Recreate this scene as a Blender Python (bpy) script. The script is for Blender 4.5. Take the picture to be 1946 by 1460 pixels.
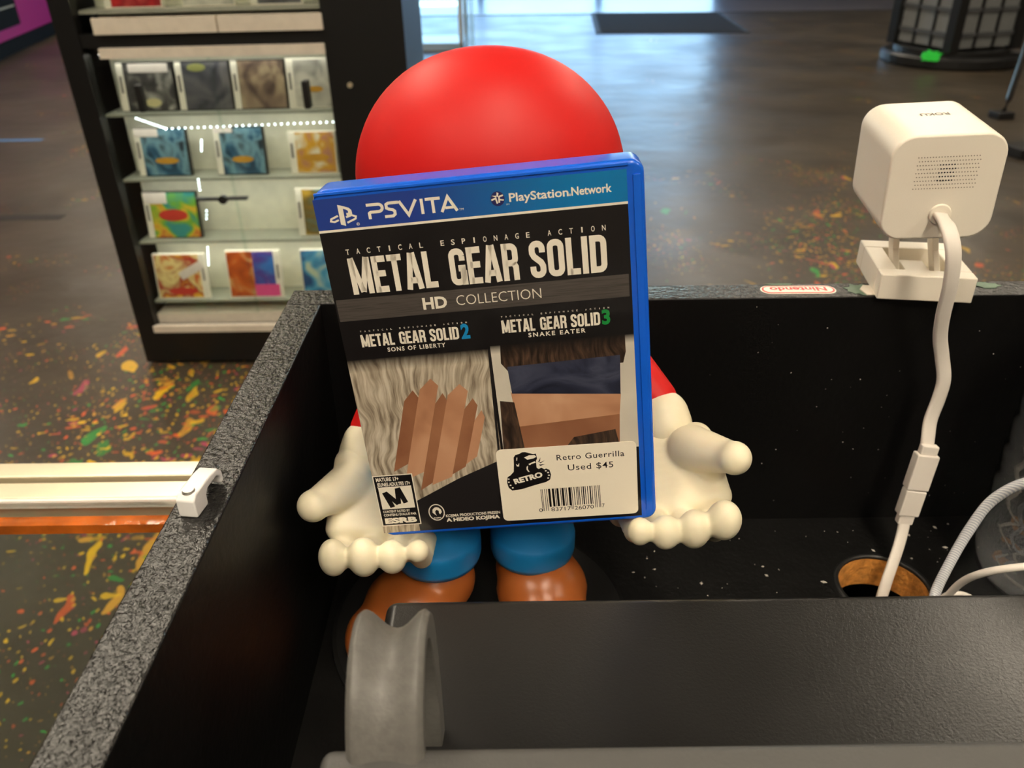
import bpy, bmesh, math, random
from mathutils import Vector, Matrix, Euler
random.seed(7)
R = math.radians
scene = bpy.context.scene
for o in list(bpy.data.objects):
    bpy.data.objects.remove(o, do_unlink=True)
col = scene.collection
CZ = 1.08                                    # eye height of the camera above the shop floor

# ------------------------------------------------------------------ camera
def cam_axes(p, r):
    cp, sp, cr, sr = math.cos(p), math.sin(p), math.cos(r), math.sin(r)
    B = Matrix(((1, 0, 0), (0, 0, -1), (0, 1, 0)))
    Rp = Matrix(((1, 0, 0), (0, cp, -sp), (0, sp, cp)))
    Rr = Matrix(((cr, -sr, 0), (sr, cr, 0), (0, 0, 1)))
    return Rr @ Rp @ B
A = cam_axes(R(30.0), R(-0.75))
cam = bpy.data.objects.new('camera', bpy.data.cameras.new('camera'))
col.objects.link(cam)
X, Y, Z = A[0], -A[1], -A[2]
cam.matrix_world = Matrix(((X[0], Y[0], Z[0], 0), (X[1], Y[1], Z[1], 0), (X[2], Y[2], Z[2], CZ), (0, 0, 0, 1)))
cam.data.sensor_width = 36
cam.data.lens = 1560 / 1946 * 36
cam.data.clip_start = .01
cam.data.dof.use_dof = True
cam.data.dof.focus_distance = .29
cam.data.dof.aperture_fstop = 19
scene.camera = cam

# ------------------------------------------------------------------ world, exposure
w = bpy.data.worlds.new('daylight'); scene.world = w; w.use_nodes = True
nt = w.node_tree; bg = nt.nodes['Background']
sky = nt.nodes.new('ShaderNodeTexSky'); sky.sky_type = 'NISHITA'; sky.sun_disc = False
sky.sun_elevation = R(42); sky.sun_rotation = R(150); sky.air_density = 1.3; sky.dust_density = 1.5
tn = nt.nodes.new('ShaderNodeMix'); tn.data_type = 'RGBA'; tn.blend_type = 'MULTIPLY'; tn.inputs[0].default_value = 1; tn.inputs[7].default_value = (.70, .90, 1.22, 1)
nt.links.new(sky.outputs[0], tn.inputs[6]); nt.links.new(tn.outputs[2], bg.inputs[0]); bg.inputs[1].default_value = 1.2
LAMP_STRENGTH = 31
LAMP_COLOR = (1.0, .87, .68)
vs = scene.view_settings
vs.view_transform = 'Standard'; vs.look = 'None'; vs.gamma = 1; vs.use_curve_mapping = False
vs.exposure = 0.0

# ------------------------------------------------------------------ materials
def new_mat(name):
    m = bpy.data.materials.new(name); m.use_nodes = True
    return m, m.node_tree, m.node_tree.nodes['Principled BSDF']

def mat(name, c, rough=.5, var=.06, vscale=40, bump=0, bscale=200, bdetail=3, metal=0, coat=0, spec=.5, sss=0, emit=None, estr=0, crough=.08):
    m, t, b = new_mat(name); N, L = t.nodes, t.links
    tc = N.new('ShaderNodeTexCoord')
    n = N.new('ShaderNodeTexNoise'); n.inputs['Scale'].default_value = vscale; n.inputs['Detail'].default_value = 4
    L.new(tc.outputs['Object'], n.inputs['Vector'])
    mr = N.new('ShaderNodeMapRange'); mr.inputs[1].default_value = .3; mr.inputs[2].default_value = .7
    mr.inputs[3].default_value = 1 - var; mr.inputs[4].default_value = 1 + var
    L.new(n.outputs['Fac'], mr.inputs[0])
    mx = N.new('ShaderNodeMix'); mx.data_type = 'RGBA'; mx.blend_type = 'MULTIPLY'; mx.inputs[0].default_value = 1
    mx.inputs[6].default_value = (*c, 1); L.new(mr.outputs[0], mx.inputs[7])
    L.new(mx.outputs[2], b.inputs['Base Color'])
    b.inputs['Roughness'].default_value = rough; b.inputs['Metallic'].default_value = metal
    b.inputs['Coat Weight'].default_value = coat; b.inputs['Coat Roughness'].default_value = crough
    b.inputs['Specular IOR Level'].default_value = spec
    if sss:
        b.inputs['Subsurface Weight'].default_value = sss; b.inputs['Subsurface Radius'].default_value = (.004, .003, .002)
    if bump:
        n2 = N.new('ShaderNodeTexNoise'); n2.inputs['Scale'].default_value = bscale; n2.inputs['Detail'].default_value = bdetail
        L.new(tc.outputs['Object'], n2.inputs['Vector'])
        bp = N.new('ShaderNodeBump'); bp.inputs['Strength'].default_value = 1; bp.inputs['Distance'].default_value = bump
        L.new(n2.outputs['Fac'], bp.inputs['Height']); L.new(bp.outputs[0], b.inputs['Normal'])
    if emit:
        b.inputs['Emission Color'].default_value = (*emit, 1); b.inputs['Emission Strength'].default_value = estr
    return m

def glass_mat(name, tint=(1, 1, 1), rough=.02, ior=1.45, spec=1.0):
    # a thin clear sheet: mostly passes light straight through, mirrors at grazing angles
    m, t, b = new_mat(name); N, L = t.nodes, t.links
    N.remove(b)
    tr = N.new('ShaderNodeBsdfTransparent')
    tc = N.new('ShaderNodeTexCoord'); n = N.new('ShaderNodeTexNoise'); n.inputs['Scale'].default_value = 3
    L.new(tc.outputs['Object'], n.inputs['Vector'])
    cr = N.new('ShaderNodeValToRGB')
    cr.color_ramp.elements[0].color = (*[x * .97 for x in tint], 1); cr.color_ramp.elements[1].color = (*tint, 1)
    L.new(n.outputs['Fac'], cr.inputs[0]); L.new(cr.outputs[0], tr.inputs[0])
    gl = N.new('ShaderNodeBsdfGlossy'); gl.inputs['Roughness'].default_value = rough
    lw = N.new('ShaderNodeLayerWeight'); lw.inputs[0].default_value = .5
    pw = N.new('ShaderNodeMath'); pw.operation = 'POWER'; pw.inputs[1].default_value = 5; L.new(lw.outputs['Facing'], pw.inputs[0])
    f0 = ((ior - 1) / (ior + 1)) ** 2
    mu = N.new('ShaderNodeMath'); mu.operation = 'MULTIPLY_ADD'; mu.inputs[1].default_value = (1 - f0) * spec; mu.inputs[2].default_value = f0 * spec; mu.use_clamp = True
    L.new(pw.outputs[0], mu.inputs[0])
    ms = N.new('ShaderNodeMixShader')
    L.new(mu.outputs[0], ms.inputs[0]); L.new(tr.outputs[0], ms.inputs[1]); L.new(gl.outputs[0], ms.inputs[2])
    L.new(ms.outputs[0], N['Material Output'].inputs[0])
    return m

def blotch_mat(name, cols, scale=30, rough=.3, stretch=(1, 1, 1), distort=1.5, detail=3):
    m, t, b = new_mat(name); N, L = t.nodes, t.links
    tc = N.new('ShaderNodeTexCoord'); mp = N.new('ShaderNodeMapping'); mp.inputs['Scale'].default_value = stretch
    mp.inputs['Location'].default_value = (random.random() * 9, random.random() * 9, random.random() * 9)
    L.new(tc.outputs['Object'], mp.inputs[0])
    n = N.new('ShaderNodeTexNoise'); n.inputs['Scale'].default_value = scale; n.inputs['Detail'].default_value = detail
    n.inputs['Distortion'].default_value = distort
    L.new(mp.outputs[0], n.inputs['Vector'])
    cr = N.new('ShaderNodeValToRGB'); cr.color_ramp.interpolation = 'LINEAR'
    e = cr.color_ramp.elements
    k = len(cols)
    e[0].position = .3; e[0].color = (*cols[0], 1); e[1].position = .7; e[1].color = (*cols[-1], 1)
    for i in range(1, k - 1):
        q = e.new(.3 + .4 * i / (k - 1)); q.color = (*cols[i], 1)
    L.new(n.outputs['Fac'], cr.inputs[0]); L.new(cr.outputs[0], b.inputs['Base Color'])
    b.inputs['Roughness'].default_value = rough
    return m

def srgb(r, g, b):
    f = lambda c: (c / 255 / 12.92) if c / 255 <= .04045 else ((c / 255 + .055) / 1.055) ** 2.4
    return (f(r), f(g), f(b))

def floor_mat():
    m, t, b = new_mat('painted_floor'); N, L = t.nodes, t.links
    tc = N.new('ShaderNodeTexCoord')
    def noise(scale, detail=4, dist=0, vec=None):
        n = N.new('ShaderNodeTexNoise'); n.inputs['Scale'].default_value = scale; n.inputs['Detail'].default_value = detail
        n.inputs['Distortion'].default_value = dist
        L.new(vec or tc.outputs['Object'], n.inputs['Vector']); return n
    def ramp(inp, stops, interp='LINEAR'):
        c = N.new('ShaderNodeValToRGB'); c.color_ramp.interpolation = interp; e = c.color_ramp.elements
        e[0].position, e[0].color = stops[0][0], (*stops[0][1], 1); e[1].position, e[1].color = stops[-1][0], (*stops[-1][1], 1)
        for p, cc in stops[1:-1]:
            q = e.new(p); q.color = (*cc, 1)
        L.new(inp, c.inputs[0]); return c
    def math_(op, a, bb):
        n = N.new('ShaderNodeMath'); n.operation = op
        for i, v in enumerate((a, bb)):
            if isinstance(v, (int, float)): n.inputs[i].default_value = v
            else: L.new(v, n.inputs[i])
        return n.outputs[0]
    base = ramp(noise(1.7, 6).outputs['Fac'], [(.3, srgb(52, 46, 38)), (.7, srgb(80, 70, 57))])
    cur = base.outputs[0]
    pal = [(0, srgb(226, 178, 30)), (.36, srgb(214, 92, 44)), (.60, srgb(44, 150, 66)), (.78, srgb(206, 150, 54)), (.92, srgb(176, 66, 96))]
    # drops of paint in three sizes, in loose clusters, pulled into streaks by a warp of the coordinates
    near = []
    for px, py, pr_, pk_ in ((-1.0, 1.2, 2.3, .10), (1.2, 2.7, 2.3, .03)):
        ds = N.new('ShaderNodeVectorMath'); ds.operation = 'DISTANCE'; L.new(tc.outputs['Object'], ds.inputs[0]); ds.inputs[1].default_value = (px, py, 0)
        q = N.new('ShaderNodeMapRange'); q.inputs[1].default_value = pr_; q.inputs[2].default_value = .2; q.inputs[3].default_value = -.13; q.inputs[4].default_value = pk_
        L.new(ds.outputs['Value'], q.inputs[0]); near.append(q.outputs[0])
    near = math_('MAXIMUM', near[0], near[1])
    for scale, thr, clus, cl0, cl1, warp, st in ((12, .36, 1.7, .51, .62, .20, (1.7, .6)), (27, .42, 2.3, .48, .60, .09, (.8, 1.7)), (62, .40, 1.9, .45, .60, .03, (1.3, .8))):
        wn = noise(scale * .33, 3)
        sub = N.new('ShaderNodeVectorMath'); sub.operation = 'SUBTRACT'; L.new(wn.outputs['Color'], sub.inputs[0]); sub.inputs[1].default_value = (.5, .5, .5)
        sc = N.new('ShaderNodeVectorMath'); sc.operation = 'SCALE'; L.new(sub.outputs[0], sc.inputs[0]); sc.inputs[3].default_value = warp
        ad = N.new('ShaderNodeVectorMath'); ad.operation = 'ADD'; L.new(tc.outputs['Object'], ad.inputs[0]); L.new(sc.outputs[0], ad.inputs[1])
        mp = N.new('ShaderNodeMapping'); mp.inputs['Scale'].default_value = (st[0], st[1], 1); mp.inputs['Location'].default_value = (scale, 3.1, 0); mp.inputs['Rotation'].default_value = (0, 0, .5 if scale < 20 else -.4)
        L.new(ad.outputs[0], mp.inputs[0])
        v = N.new('ShaderNodeTexVoronoi'); v.voronoi_dimensions = '2D'; v.inputs['Scale'].default_value = scale; L.new(mp.outputs[0], v.inputs['Vector'])
        sep = N.new('ShaderNodeSeparateColor'); L.new(v.outputs['Color'], sep.inputs[0])
        cl = N.new('ShaderNodeMapRange'); cl.inputs[1].default_value = cl0; cl.inputs[2].default_value = cl1; cl.inputs[3].default_value = 0; cl.inputs[4].default_value = 1
        L.new(math_('ADD', noise(clus, 2).outputs['Fac'], near), cl.inputs[0])
        size = math_('MULTIPLY', math_('MULTIPLY', math_('POWER', sep.outputs[1], 1.9), thr), cl.outputs[0])
        mask = math_('LESS_THAN', v.outputs['Distance'], size)
        pc = ramp(sep.outputs[0], pal, 'CONSTANT')
        # thin paint lets the floor show through
        fac = math_('MULTIPLY', mask, math_('ADD', math_('MULTIPLY', sep.outputs[2], .55), .4))
        mx = N.new('ShaderNodeMix'); mx.data_type = 'RGBA'; L.new(fac, mx.inputs[0]); L.new(cur, mx.inputs[6]); L.new(pc.outputs[0], mx.inputs[7])
        cur = mx.outputs[2]
    L.new(cur, b.inputs['Base Color']); b.inputs['Specular IOR Level'].default_value = .4
    rr = N.new('ShaderNodeMapRange'); rr.inputs[3].default_value = .25; rr.inputs[4].default_value = .48
    L.new(noise(2.2, 5).outputs['Fac'], rr.inputs[0]); L.new(rr.outputs[0], b.inputs['Roughness'])
    bp = N.new('ShaderNodeBump'); bp.inputs['Strength'].default_value = .5; bp.inputs['Distance'].default_value = .012
    L.new(noise(4.5, 4).outputs['Fac'], bp.inputs['Height']); L.new(bp.outputs[0], b.inputs['Normal'])
    return m

def lumpy_paint(name, c, rough, d1, s1, d2, s2):
    m, t, b = new_mat(name); N, L = t.nodes, t.links
    tc = N.new('ShaderNodeTexCoord')
    n1 = N.new('ShaderNodeTexNoise'); n1.inputs['Scale'].default_value = s1; n1.inputs['Detail'].default_value = 2; n1.inputs['Distortion'].default_value = .3
    n2 = N.new('ShaderNodeTexNoise'); n2.inputs['Scale'].default_value = s2; n2.inputs['Detail'].default_value = 3
    n3 = N.new('ShaderNodeTexNoise'); n3.inputs['Scale'].default_value = 25
    for n in (n1, n2, n3): L.new(tc.outputs['Object'], n.inputs['Vector'])
    b1 = N.new('ShaderNodeBump'); b1.inputs['Distance'].default_value = d1; b1.inputs['Strength'].default_value = 1
    b2 = N.new('ShaderNodeBump'); b2.inputs['Distance'].default_value = d2; b2.inputs['Strength'].default_value = 1
    L.new(n1.outputs['Fac'], b1.inputs['Height']); L.new(n2.outputs['Fac'], b2.inputs['Height']); L.new(b1.outputs[0], b2.inputs['Normal'])
    L.new(b2.outputs[0], b.inputs['Normal'])
    b.inputs['Base Color'].default_value = (*c, 1)
    mr = N.new('ShaderNodeMapRange'); mr.inputs[3].default_value = rough * .8; mr.inputs[4].default_value = rough * 1.25
    L.new(n3.outputs['Fac'], mr.inputs[0]); L.new(mr.outputs[0], b.inputs['Roughness'])
    return m

MAT = {}
MAT['floor'] = floor_mat()
MAT['wall'] = mat('painted_wall', srgb(120, 112, 104), .7)
MAT['ceiling'] = mat('ceiling_tile', srgb(190, 186, 178), .8, bump=.002, bscale=60)
MAT['black_paint'] = lumpy_paint('black_brush_paint', (.014, .0135, .013), .13, .0007, 480, .0002, 1300)
MAT['black_flat'] = mat('black_inner_paint', (.003, .0029, .0029), .5, spec=.25, bump=.0002, bscale=260)
MAT['black_deck'] = mat('black_deck_paint', (.005, .0049, .0048), .34, bump=.0003, bscale=300, var=.3, vscale=60)
MAT['black_wood'] = mat('black_cabinet_wood', (.006, .006, .0065), .4)
MAT['black_plastic'] = mat('black_plastic', (.012, .012, .012), .4)
MAT['device_deck'] = lumpy_paint('grained_black_plastic', (.011, .0107, .0104), .30, .00007, 900, .00004, 2400)
MAT['device_front'] = lumpy_paint('grained_grey_plastic', (.075, .073, .07), .5, .00012, 900, .00006, 2400)
MAT['handle_grey'] = mat('dusty_grey_plastic', srgb(100, 98, 94), .45, var=.12, vscale=500, bump=.0001, bscale=1200)
MAT['cream'] = mat('cream_vinyl', srgb(238, 228, 198), .42, var=.02, vscale=60, sss=.15)
MAT['red'] = mat('red_vinyl', srgb(208, 22, 20), .5, var=.03, vscale=30, spec=.35)
MAT['blue_cloth'] = mat('blue_vinyl', srgb(30, 136, 205), .4, var=.03)
MAT['brown'] = mat('brown_vinyl', srgb(178, 98, 44), .3, var=.05, vscale=30)
MAT['case_blue'] = mat('translucent_blue_plastic', srgb(20, 98, 222), .24, var=.03, sss=.1)
MAT['film'] = glass_mat('clear_sleeve_film', rough=.06, ior=1.36)
MAT['glass'] = glass_mat('clear_glass', (.97, 1, .985), .01)
MAT['glass_edge'] = mat('glass_edge', srgb(150, 190, 180), .15)
MAT['white_plastic'] = mat('white_plastic', srgb(240, 232, 216), .38, var=.015, bump=.00004, bscale=1500)
MAT['white_cord'] = mat('white_cord', srgb(232, 224, 214), .45, var=.02)
MAT['off_white'] = mat('off_white_board', srgb(226, 216, 200), .5)
MAT['alu'] = mat('brushed_aluminium', srgb(226, 214, 186), .35, metal=.6)
MAT['backing'] = mat('cream_backing', srgb(236, 232, 212), .6)

# ------------------------------------------------------------------ mesh helpers
class MB:
    def __init__(s): s.v = []; s.f = []; s.m = []
    def add(s, verts, faces, mi=0, mtx=None):
        b = len(s.v)
        s.v += [tuple(mtx @ Vector(p)) if mtx else tuple(p) for p in verts]
        s.f += [tuple(i + b for i in f) for f in faces]; s.m += [mi] * len(faces); return s
    def box(s, x0, x1, y0, y1, z0, z1, mi=0, mtx=None):
        v = [(x, y, z) for z in (z0, z1) for y in (y0, y1) for x in (x0, x1)]
        return s.add(v, [(0, 2, 3, 1), (4, 5, 7, 6), (0, 1, 5, 4), (2, 6, 7, 3), (0, 4, 6, 2), (1, 3, 7, 5)], mi, mtx)
    def poly(s, pts, mi=0): return s.add(pts, [tuple(range(len(pts)))], mi)
    def cyl(s, c, r, h, n=24, r2=None, mi=0, mtx=None):
        r2 = r if r2 is None else r2
        v = [(c[0] + r * math.cos(2 * math.pi * i / n), c[1] + r * math.sin(2 * math.pi * i / n), c[2]) for i in range(n)]
        v += [(c[0] + r2 * math.cos(2 * math.pi * i / n), c[1] + r2 * math.sin(2 * math.pi * i / n), c[2] + h) for i in range(n)]
        f = [(i, (i + 1) % n, n + (i + 1) % n, n + i) for i in range(n)] + [tuple(range(n - 1, -1, -1)), tuple(range(n, 2 * n))]
        return s.add(v, f, mi, mtx)
    def lathe(s, prof, c=(0, 0, 0), n=32, mi=0, sx=1, sy=1):
        b = [(c[0] + r * sx * math.cos(2 * math.pi * i / n), c[1] + r * sy * math.sin(2 * math.pi * i / n), c[2] + z) for r, z in prof for i in range(n)]
        f = [(j * n + i, j * n + (i + 1) % n, (j + 1) * n + (i + 1) % n, (j + 1) * n + i) for j in range(len(prof) - 1) for i in range(n)]
        return s.add(b, f, mi)
    def sweep(s, pts, prof, ref=(0, 0, 1), mi=0, cap=True):
        # prof: list of (side, up) offsets around the path; ref keeps the profile from twisting
        pts = [Vector(p) for p in pts]; ref = Vector(ref); n = len(prof); V = []
        for i, p in enumerate(pts):
            t = (pts[min(i + 1, len(pts) - 1)] - pts[max(i - 1, 0)]).normalized()
            sd = t.cross(ref)
            sd = sd.normalized() if sd.length > 1e-5 else Vector((1, 0, 0)); up = sd.cross(t).normalized()
            V += [p + sd * a + up * b for a, b in prof]
        f = [(j * n + i, j * n + (i + 1) % n, (j + 1) * n + (i + 1) % n, (j + 1) * n + i) for j in range(len(pts) - 1) for i in range(n)]
        if cap: f += [tuple(range(n - 1, -1, -1)), tuple(range((len(pts) - 1) * n, len(pts) * n))]
        return s.add(V, f, mi)
    def build(s, name, mats, parent=None, smooth=False, bevel=0, bseg=2, loc=None, subsurf=0):
        me = bpy.data.meshes.new(name); me.from_pydata(s.v, [], s.f)
        mats = mats if isinstance(mats, (list, tuple)) else [mats]
        for m in mats: me.materials.append(m)
        for p, i in zip(me.polygons, s.m): p.material_index = i; p.use_smooth = smooth
        bm = bmesh.new(); bm.from_mesh(me); bmesh.ops.recalc_face_normals(bm, faces=bm.faces); bm.to_mesh(me); bm.free()
        o = bpy.data.objects.new(name, me); col.objects.link(o)
        if parent: o.parent = parent
        if loc: o.location = loc
        if bevel:
            md = o.modifiers.new('bevel', 'BEVEL'); md.width = bevel; md.segments = bseg; md.limit_method = 'ANGLE'; md.angle_limit = R(35)
            md.harden_normals = False
            for p in me.polygons: p.use_smooth = True
            w2 = o.modifiers.new('wn', 'WEIGHTED_NORMAL'); w2.keep_sharp = True
        if subsurf:
            md = o.modifiers.new('sub', 'SUBSURF'); md.levels = subsurf; md.render_levels = subsurf
        return o

def circ(r, n=12, ry=None): return [(r * math.cos(2 * math.pi * i / n), (ry or r) * math.sin(2 * math.pi * i / n)) for i in range(n)]
def flatprof(w, h, n=4):
    o = []
    for sx, a0 in ((1, -90), (-1, 90)):
        for i in range(n + 1):
            a = R(a0 + 180 * i / n); o.append((sx * (w / 2 - h / 2) + h / 2 * math.cos(a), h / 2 * math.sin(a)))
    return o
def spline(pts, k=10):
    P = [Vector(p) for p in pts]; P = [P[0] * 2 - P[1]] + P + [P[-1] * 2 - P[-2]]; o = []
    for i in range(1, len(P) - 2):
        for j in range(k):
            t = j / k; a, b, c, d = P[i - 1], P[i], P[i + 1], P[i + 2]
            o.append(.5 * ((2 * b) + (c - a) * t + (2 * a - 5 * b + 4 * c - d) * t * t + (3 * b - a - 3 * c + d) * t ** 3))
    return o + [P[-2]]
def rrect(w, h, r, n=5):
    o = []
    for cx, cy, a0 in ((w / 2 - r, h / 2 - r, 0), (-w / 2 + r, h / 2 - r, 90), (-w / 2 + r, -h / 2 + r, 180), (w / 2 - r, -h / 2 + r, 270)):
        for i in range(n + 1): o.append((cx + r * math.cos(R(a0 + 90 * i / n)), cy + r * math.sin(R(a0 + 90 * i / n))))
    return o
def tag(o, label=None, cat=None, group=None, kind=None):
    if label: o['label'] = label
    if cat: o['category'] = cat
    if group: o['group'] = group
    if kind: o['kind'] = kind
    return o
def thing(name, label, cat, loc=(0, 0, 0), rot=(0, 0, 0), group=None, scale=None):
    o = bpy.data.objects.new(name, None); o.empty_display_size = .02; col.objects.link(o)
    o.location = loc; o.rotation_euler = rot
    return tag(o, label, cat, group)
def C(x, y, z): return (x, y, z + CZ)      # measured from the camera's eye point
def structure(o): o['kind'] = 'structure'; return o

def blob(name, balls, material, parent=None, voxel=.0012, smooth=6):
    # balls: (centre, radius or (rx,ry,rz)); fused into one continuous skin
    bm = bmesh.new()
    for c, r in balls:
        r = (r, r, r) if isinstance(r, (int, float)) else r
        bmesh.ops.create_icosphere(bm, subdivisions=3, radius=1, matrix=Matrix.Translation(c) @ Matrix.Diagonal((*r, 1)))
    me = bpy.data.meshes.new(name); bm.to_mesh(me); bm.free()
    o = bpy.data.objects.new(name, me); col.objects.link(o)
    md = o.modifiers.new('r', 'REMESH'); md.mode = 'VOXEL'; md.voxel_size = voxel
    sm = o.modifiers.new('s', 'SMOOTH'); sm.iterations = smooth; sm.factor = .5
    dg = bpy.context.evaluated_depsgraph_get(); dg.update()
    m2 = bpy.data.meshes.new_from_object(o.evaluated_get(dg))
    o.modifiers.clear(); o.data = m2; bpy.data.meshes.remove(me); m2.name = name
    m2.materials.clear(); m2.materials.append(material)
    for p in m2.polygons: p.use_smooth = True
    if parent: o.parent = parent
    return o
def chain(a, b, ra, rb, n=8):
    a, b = Vector(a), Vector(b)
    return [(tuple(a.lerp(b, i / (n - 1))), ra + (rb - ra) * i / (n - 1)) for i in range(n)]

def text_mesh(body, bold=0, space=1):
    cu = bpy.data.curves.new('t', 'FONT'); cu.body = body; cu.size = 1; cu.offset = bold; cu.space_character = space; cu.resolution_u = 3
    o = bpy.data.objects.new('t', cu); col.objects.link(o)
    dg = bpy.context.evaluated_depsgraph_get(); dg.update()
    me = bpy.data.meshes.new_from_object(o.evaluated_get(dg))
    vs_ = [tuple(v.co) for v in me.vertices]; fs = [tuple(p.vertices) for p in me.polygons]
    bpy.data.objects.remove(o); bpy.data.curves.remove(cu); bpy.data.meshes.remove(me)
    return vs_, fs

# flat printing on an upright sheet: u to the right, v up, in millimetres; off = distance proud of the sheet
class Print(MB):
    def __init__(s, off): super().__init__(); s.off = off / 1000
    def P(s, u, v): return (u / 1000, -s.off, v / 1000)
    def shape(s, pts, mi=0): s.poly([s.P(*p) for p in pts], mi); return s
    def rect(s, u0, u1, v0, v1, mi=0): return s.shape([(u0, v0), (u1, v0), (u1, v1), (u0, v1)], mi)
    def stroke(s, pts, th, closed=False, mi=0):
        n = len(pts); L_, R_ = [], []
        for i in range(n):
            a = Vector(pts[i - 1] if (i or closed) else pts[0]); b = Vector(pts[i]); c = Vector(pts[(i + 1) % n] if (i < n - 1 or closed) else pts[-1])
            d1 = (b - a); d2 = (c - b)
            d1 = d1.normalized() if d1.length > 1e-9 else d2.normalized(); d2 = d2.normalized() if d2.length > 1e-9 else d1
            n1 = Vector((-d1.y, d1.x)); n2 = Vector((-d2.y, d2.x)); m = (n1 + n2)
            m = m.normalized() if m.length > 1e-6 else n1
            k = th / 2 / max(.45, m.dot(n1))
            L_.append(b + m * k); R_.append(b - m * k)
        rng = range(n) if closed else range(n - 1)
        for i in rng:
            j = (i + 1) % n
            s.shape([L_[i], R_[i], R_[j], L_[j]], mi)
        return s
    def text(s, body, u0, v0, width=None, height=3, bold=0, space=1, ang=0, mi=0, mirror=False):
        vs_, fs = text_mesh(body, bold, space)
        x0 = min(p[0] for p in vs_); x1 = max(p[0] for p in vs_)
        cap = .69
        sy = height / cap; sx = (width / (x1 - x0)) if width else sy
        ca, sa = math.cos(R(ang)), math.sin(R(ang)); out = []
        for p in vs_:
            a, b = (p[0] - x0) * sx, p[1] * sy
            out.append(s.P(u0 + a * ca - b * sa, v0 + a * sa + b * ca))
        s.add(out, fs, mi); return s

def arc(cx, cy, rx, ry, a0, a1, n=6): return [(cx + rx * math.cos(R(a0 + (a1 - a0) * i / n)), cy + ry * math.sin(R(a0 + (a1 - a0) * i / n))) for i in range(n + 1)]
# heavy condensed capitals: strokes on a cell of height 1 (centre lines), with their cell widths
def condensed():
    t = .17; h = t / 2
    def oval(w, sq=False):
        l, r_, b, tp = h, w - h, h, 1 - h; q = .13
        p = arc(r_ - q, tp - q, q, q, 90, 0, 4) + arc(r_ - q, b + q, q, q, 0, -90, 4)
        p += [(l, b), (l, tp)] if sq else arc(l + q, b + q, q, q, 270, 180, 4) + arc(l + q, tp - q, q, q, 180, 90, 4)
        return p
    G = {}
    G['M'] = (.66, [([(h, 0), (h, 1)], 0), ([(.58, 0), (.58, 1)], 0), ([(h + .01, 1), (.33, .06)], 0), ([(.33, .06), (.65 - h, 1)], 0)])
    G['E'] = (.42, [([(h, 0), (h, 1)], 0), ([(h, 1 - h), (.42, 1 - h)], 0), ([(h, .52), (.39, .52)], 0), ([(h, h), (.42, h)], 0)])
    G['T'] = (.44, [([(.22, 0), (.22, 1)], 0), ([(0, 1 - h), (.44, 1 - h)], 0)])
    G['A'] = (.52, [([(h - .01, 0), (.235, 1)], 0), ([(.53 - h, 0), (.285, 1)], 0), ([(.15, .25), (.37, .25)], 0)])
    G['L'] = (.39, [([(h, 0), (h, 1)], 0), ([(h, h), (.39, h)], 0)])
    q = .13
    w = .48
    G['G'] = (w, [(arc(w - h - q, 1 - h - q, q, q, 0, 90, 4) + arc(h + q, 1 - h - q, q, q, 90, 180, 4) + arc(h + q, h + q, q, q, 180, 270, 4) + arc(w - h - q, h + q, q, q, 270, 360, 4) + [(w - h, .48)], 0),
                  ([(w - h, 1 - h - q), (w - h, .66)], 0), ([(.26, .46), (w, .46)], 0), ([(w - h * .7, 0), (w - h * .7, .4)], 0)])
    G['R'] = (w, [([(h, 0), (h, 1)], 0), ([(h, 1 - h)] + arc(w - h - q, 1 - h - q, q, q, 90, 0, 4) + arc(w - h - q, .47 + q, q, q, 0, -90, 4) + [(h, .47)], 0), ([(w - h - .06, .47), (w - h, .36), (w - h, 0)], 0)])
    G['S'] = (.46, [([(.46 - h, .68)] + arc(.46 - h - q, 1 - h - q, q, q, 0, 90, 4) + arc(h + q, 1 - h - q, q, q, 90, 180, 4) + [(h, .68), (h + .05, .58), (.46 - h - .05, .42), (.46 - h, .32)] + arc(.46 - h - q, h + q, q, q, 0, -90, 4) + arc(h + q, h + q, q, q, 270, 180, 4) + [(h, .32)], 0)])
    G['O'] = (w, [(oval(w), 1)])
    G['D'] = (w, [(oval(w, True), 1)])
    G['I'] = (.17, [([(h, 0), (h, 1)], 0)])
    return G, t
CG, CT = condensed()
def condensed_word(pr, word, u0, u1, v0, v1, mi=0, gap=.06):
    tot = sum(CG[c][0] for c in word) + gap * (len(word) - 1); sx = (u1 - u0) / tot; sy = v1 - v0; x = 0
    for c in word:
        wd, st = CG[c]
        for pts, closed in st:
            tmp = Print(0); tmp.stroke([(p[0], p[1]) for p in pts], CT, closed)
            pr.add([pr.P(u0 + (x + a[0] * 1000) * sx, v0 + a[2] * 1000 * sy) for a in tmp.v], tmp.f, mi)
        x += wd + gap
def title(pr, u0, u1, v0, v1, mi=0):
    wd = u1 - u0
    for word, a, b in (('METAL', 0, .340), ('GEAR', .393, .660), ('SOLID', .704, 1)):
        condensed_word(pr, word, u0 + a * wd, u0 + b * wd, v0, v1, mi)

INK = {k: mat('ink_' + k, c, .35, var=.02) for k, c in dict(
    white=srgb(244, 236, 220), black=srgb(20, 17, 18), royal=srgb(30, 62, 150), cyan=srgb(0, 118, 184), teal=srgb(22, 140, 200), green=srgb(22, 140, 62),
    navy=srgb(36, 40, 58), navy2=srgb(56, 60, 80), tan=srgb(196, 146, 110), tan2=srgb(166, 112, 80), tan3=srgb(222, 178, 142), brown=srgb(64, 44, 34), pale=srgb(214, 206, 192),
    charcoal=srgb(34, 31, 32), red=srgb(214, 40, 44), pink=srgb(236, 84, 150), grey=srgb(118, 112, 106), purple=srgb(40, 38, 96)).items()}

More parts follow.
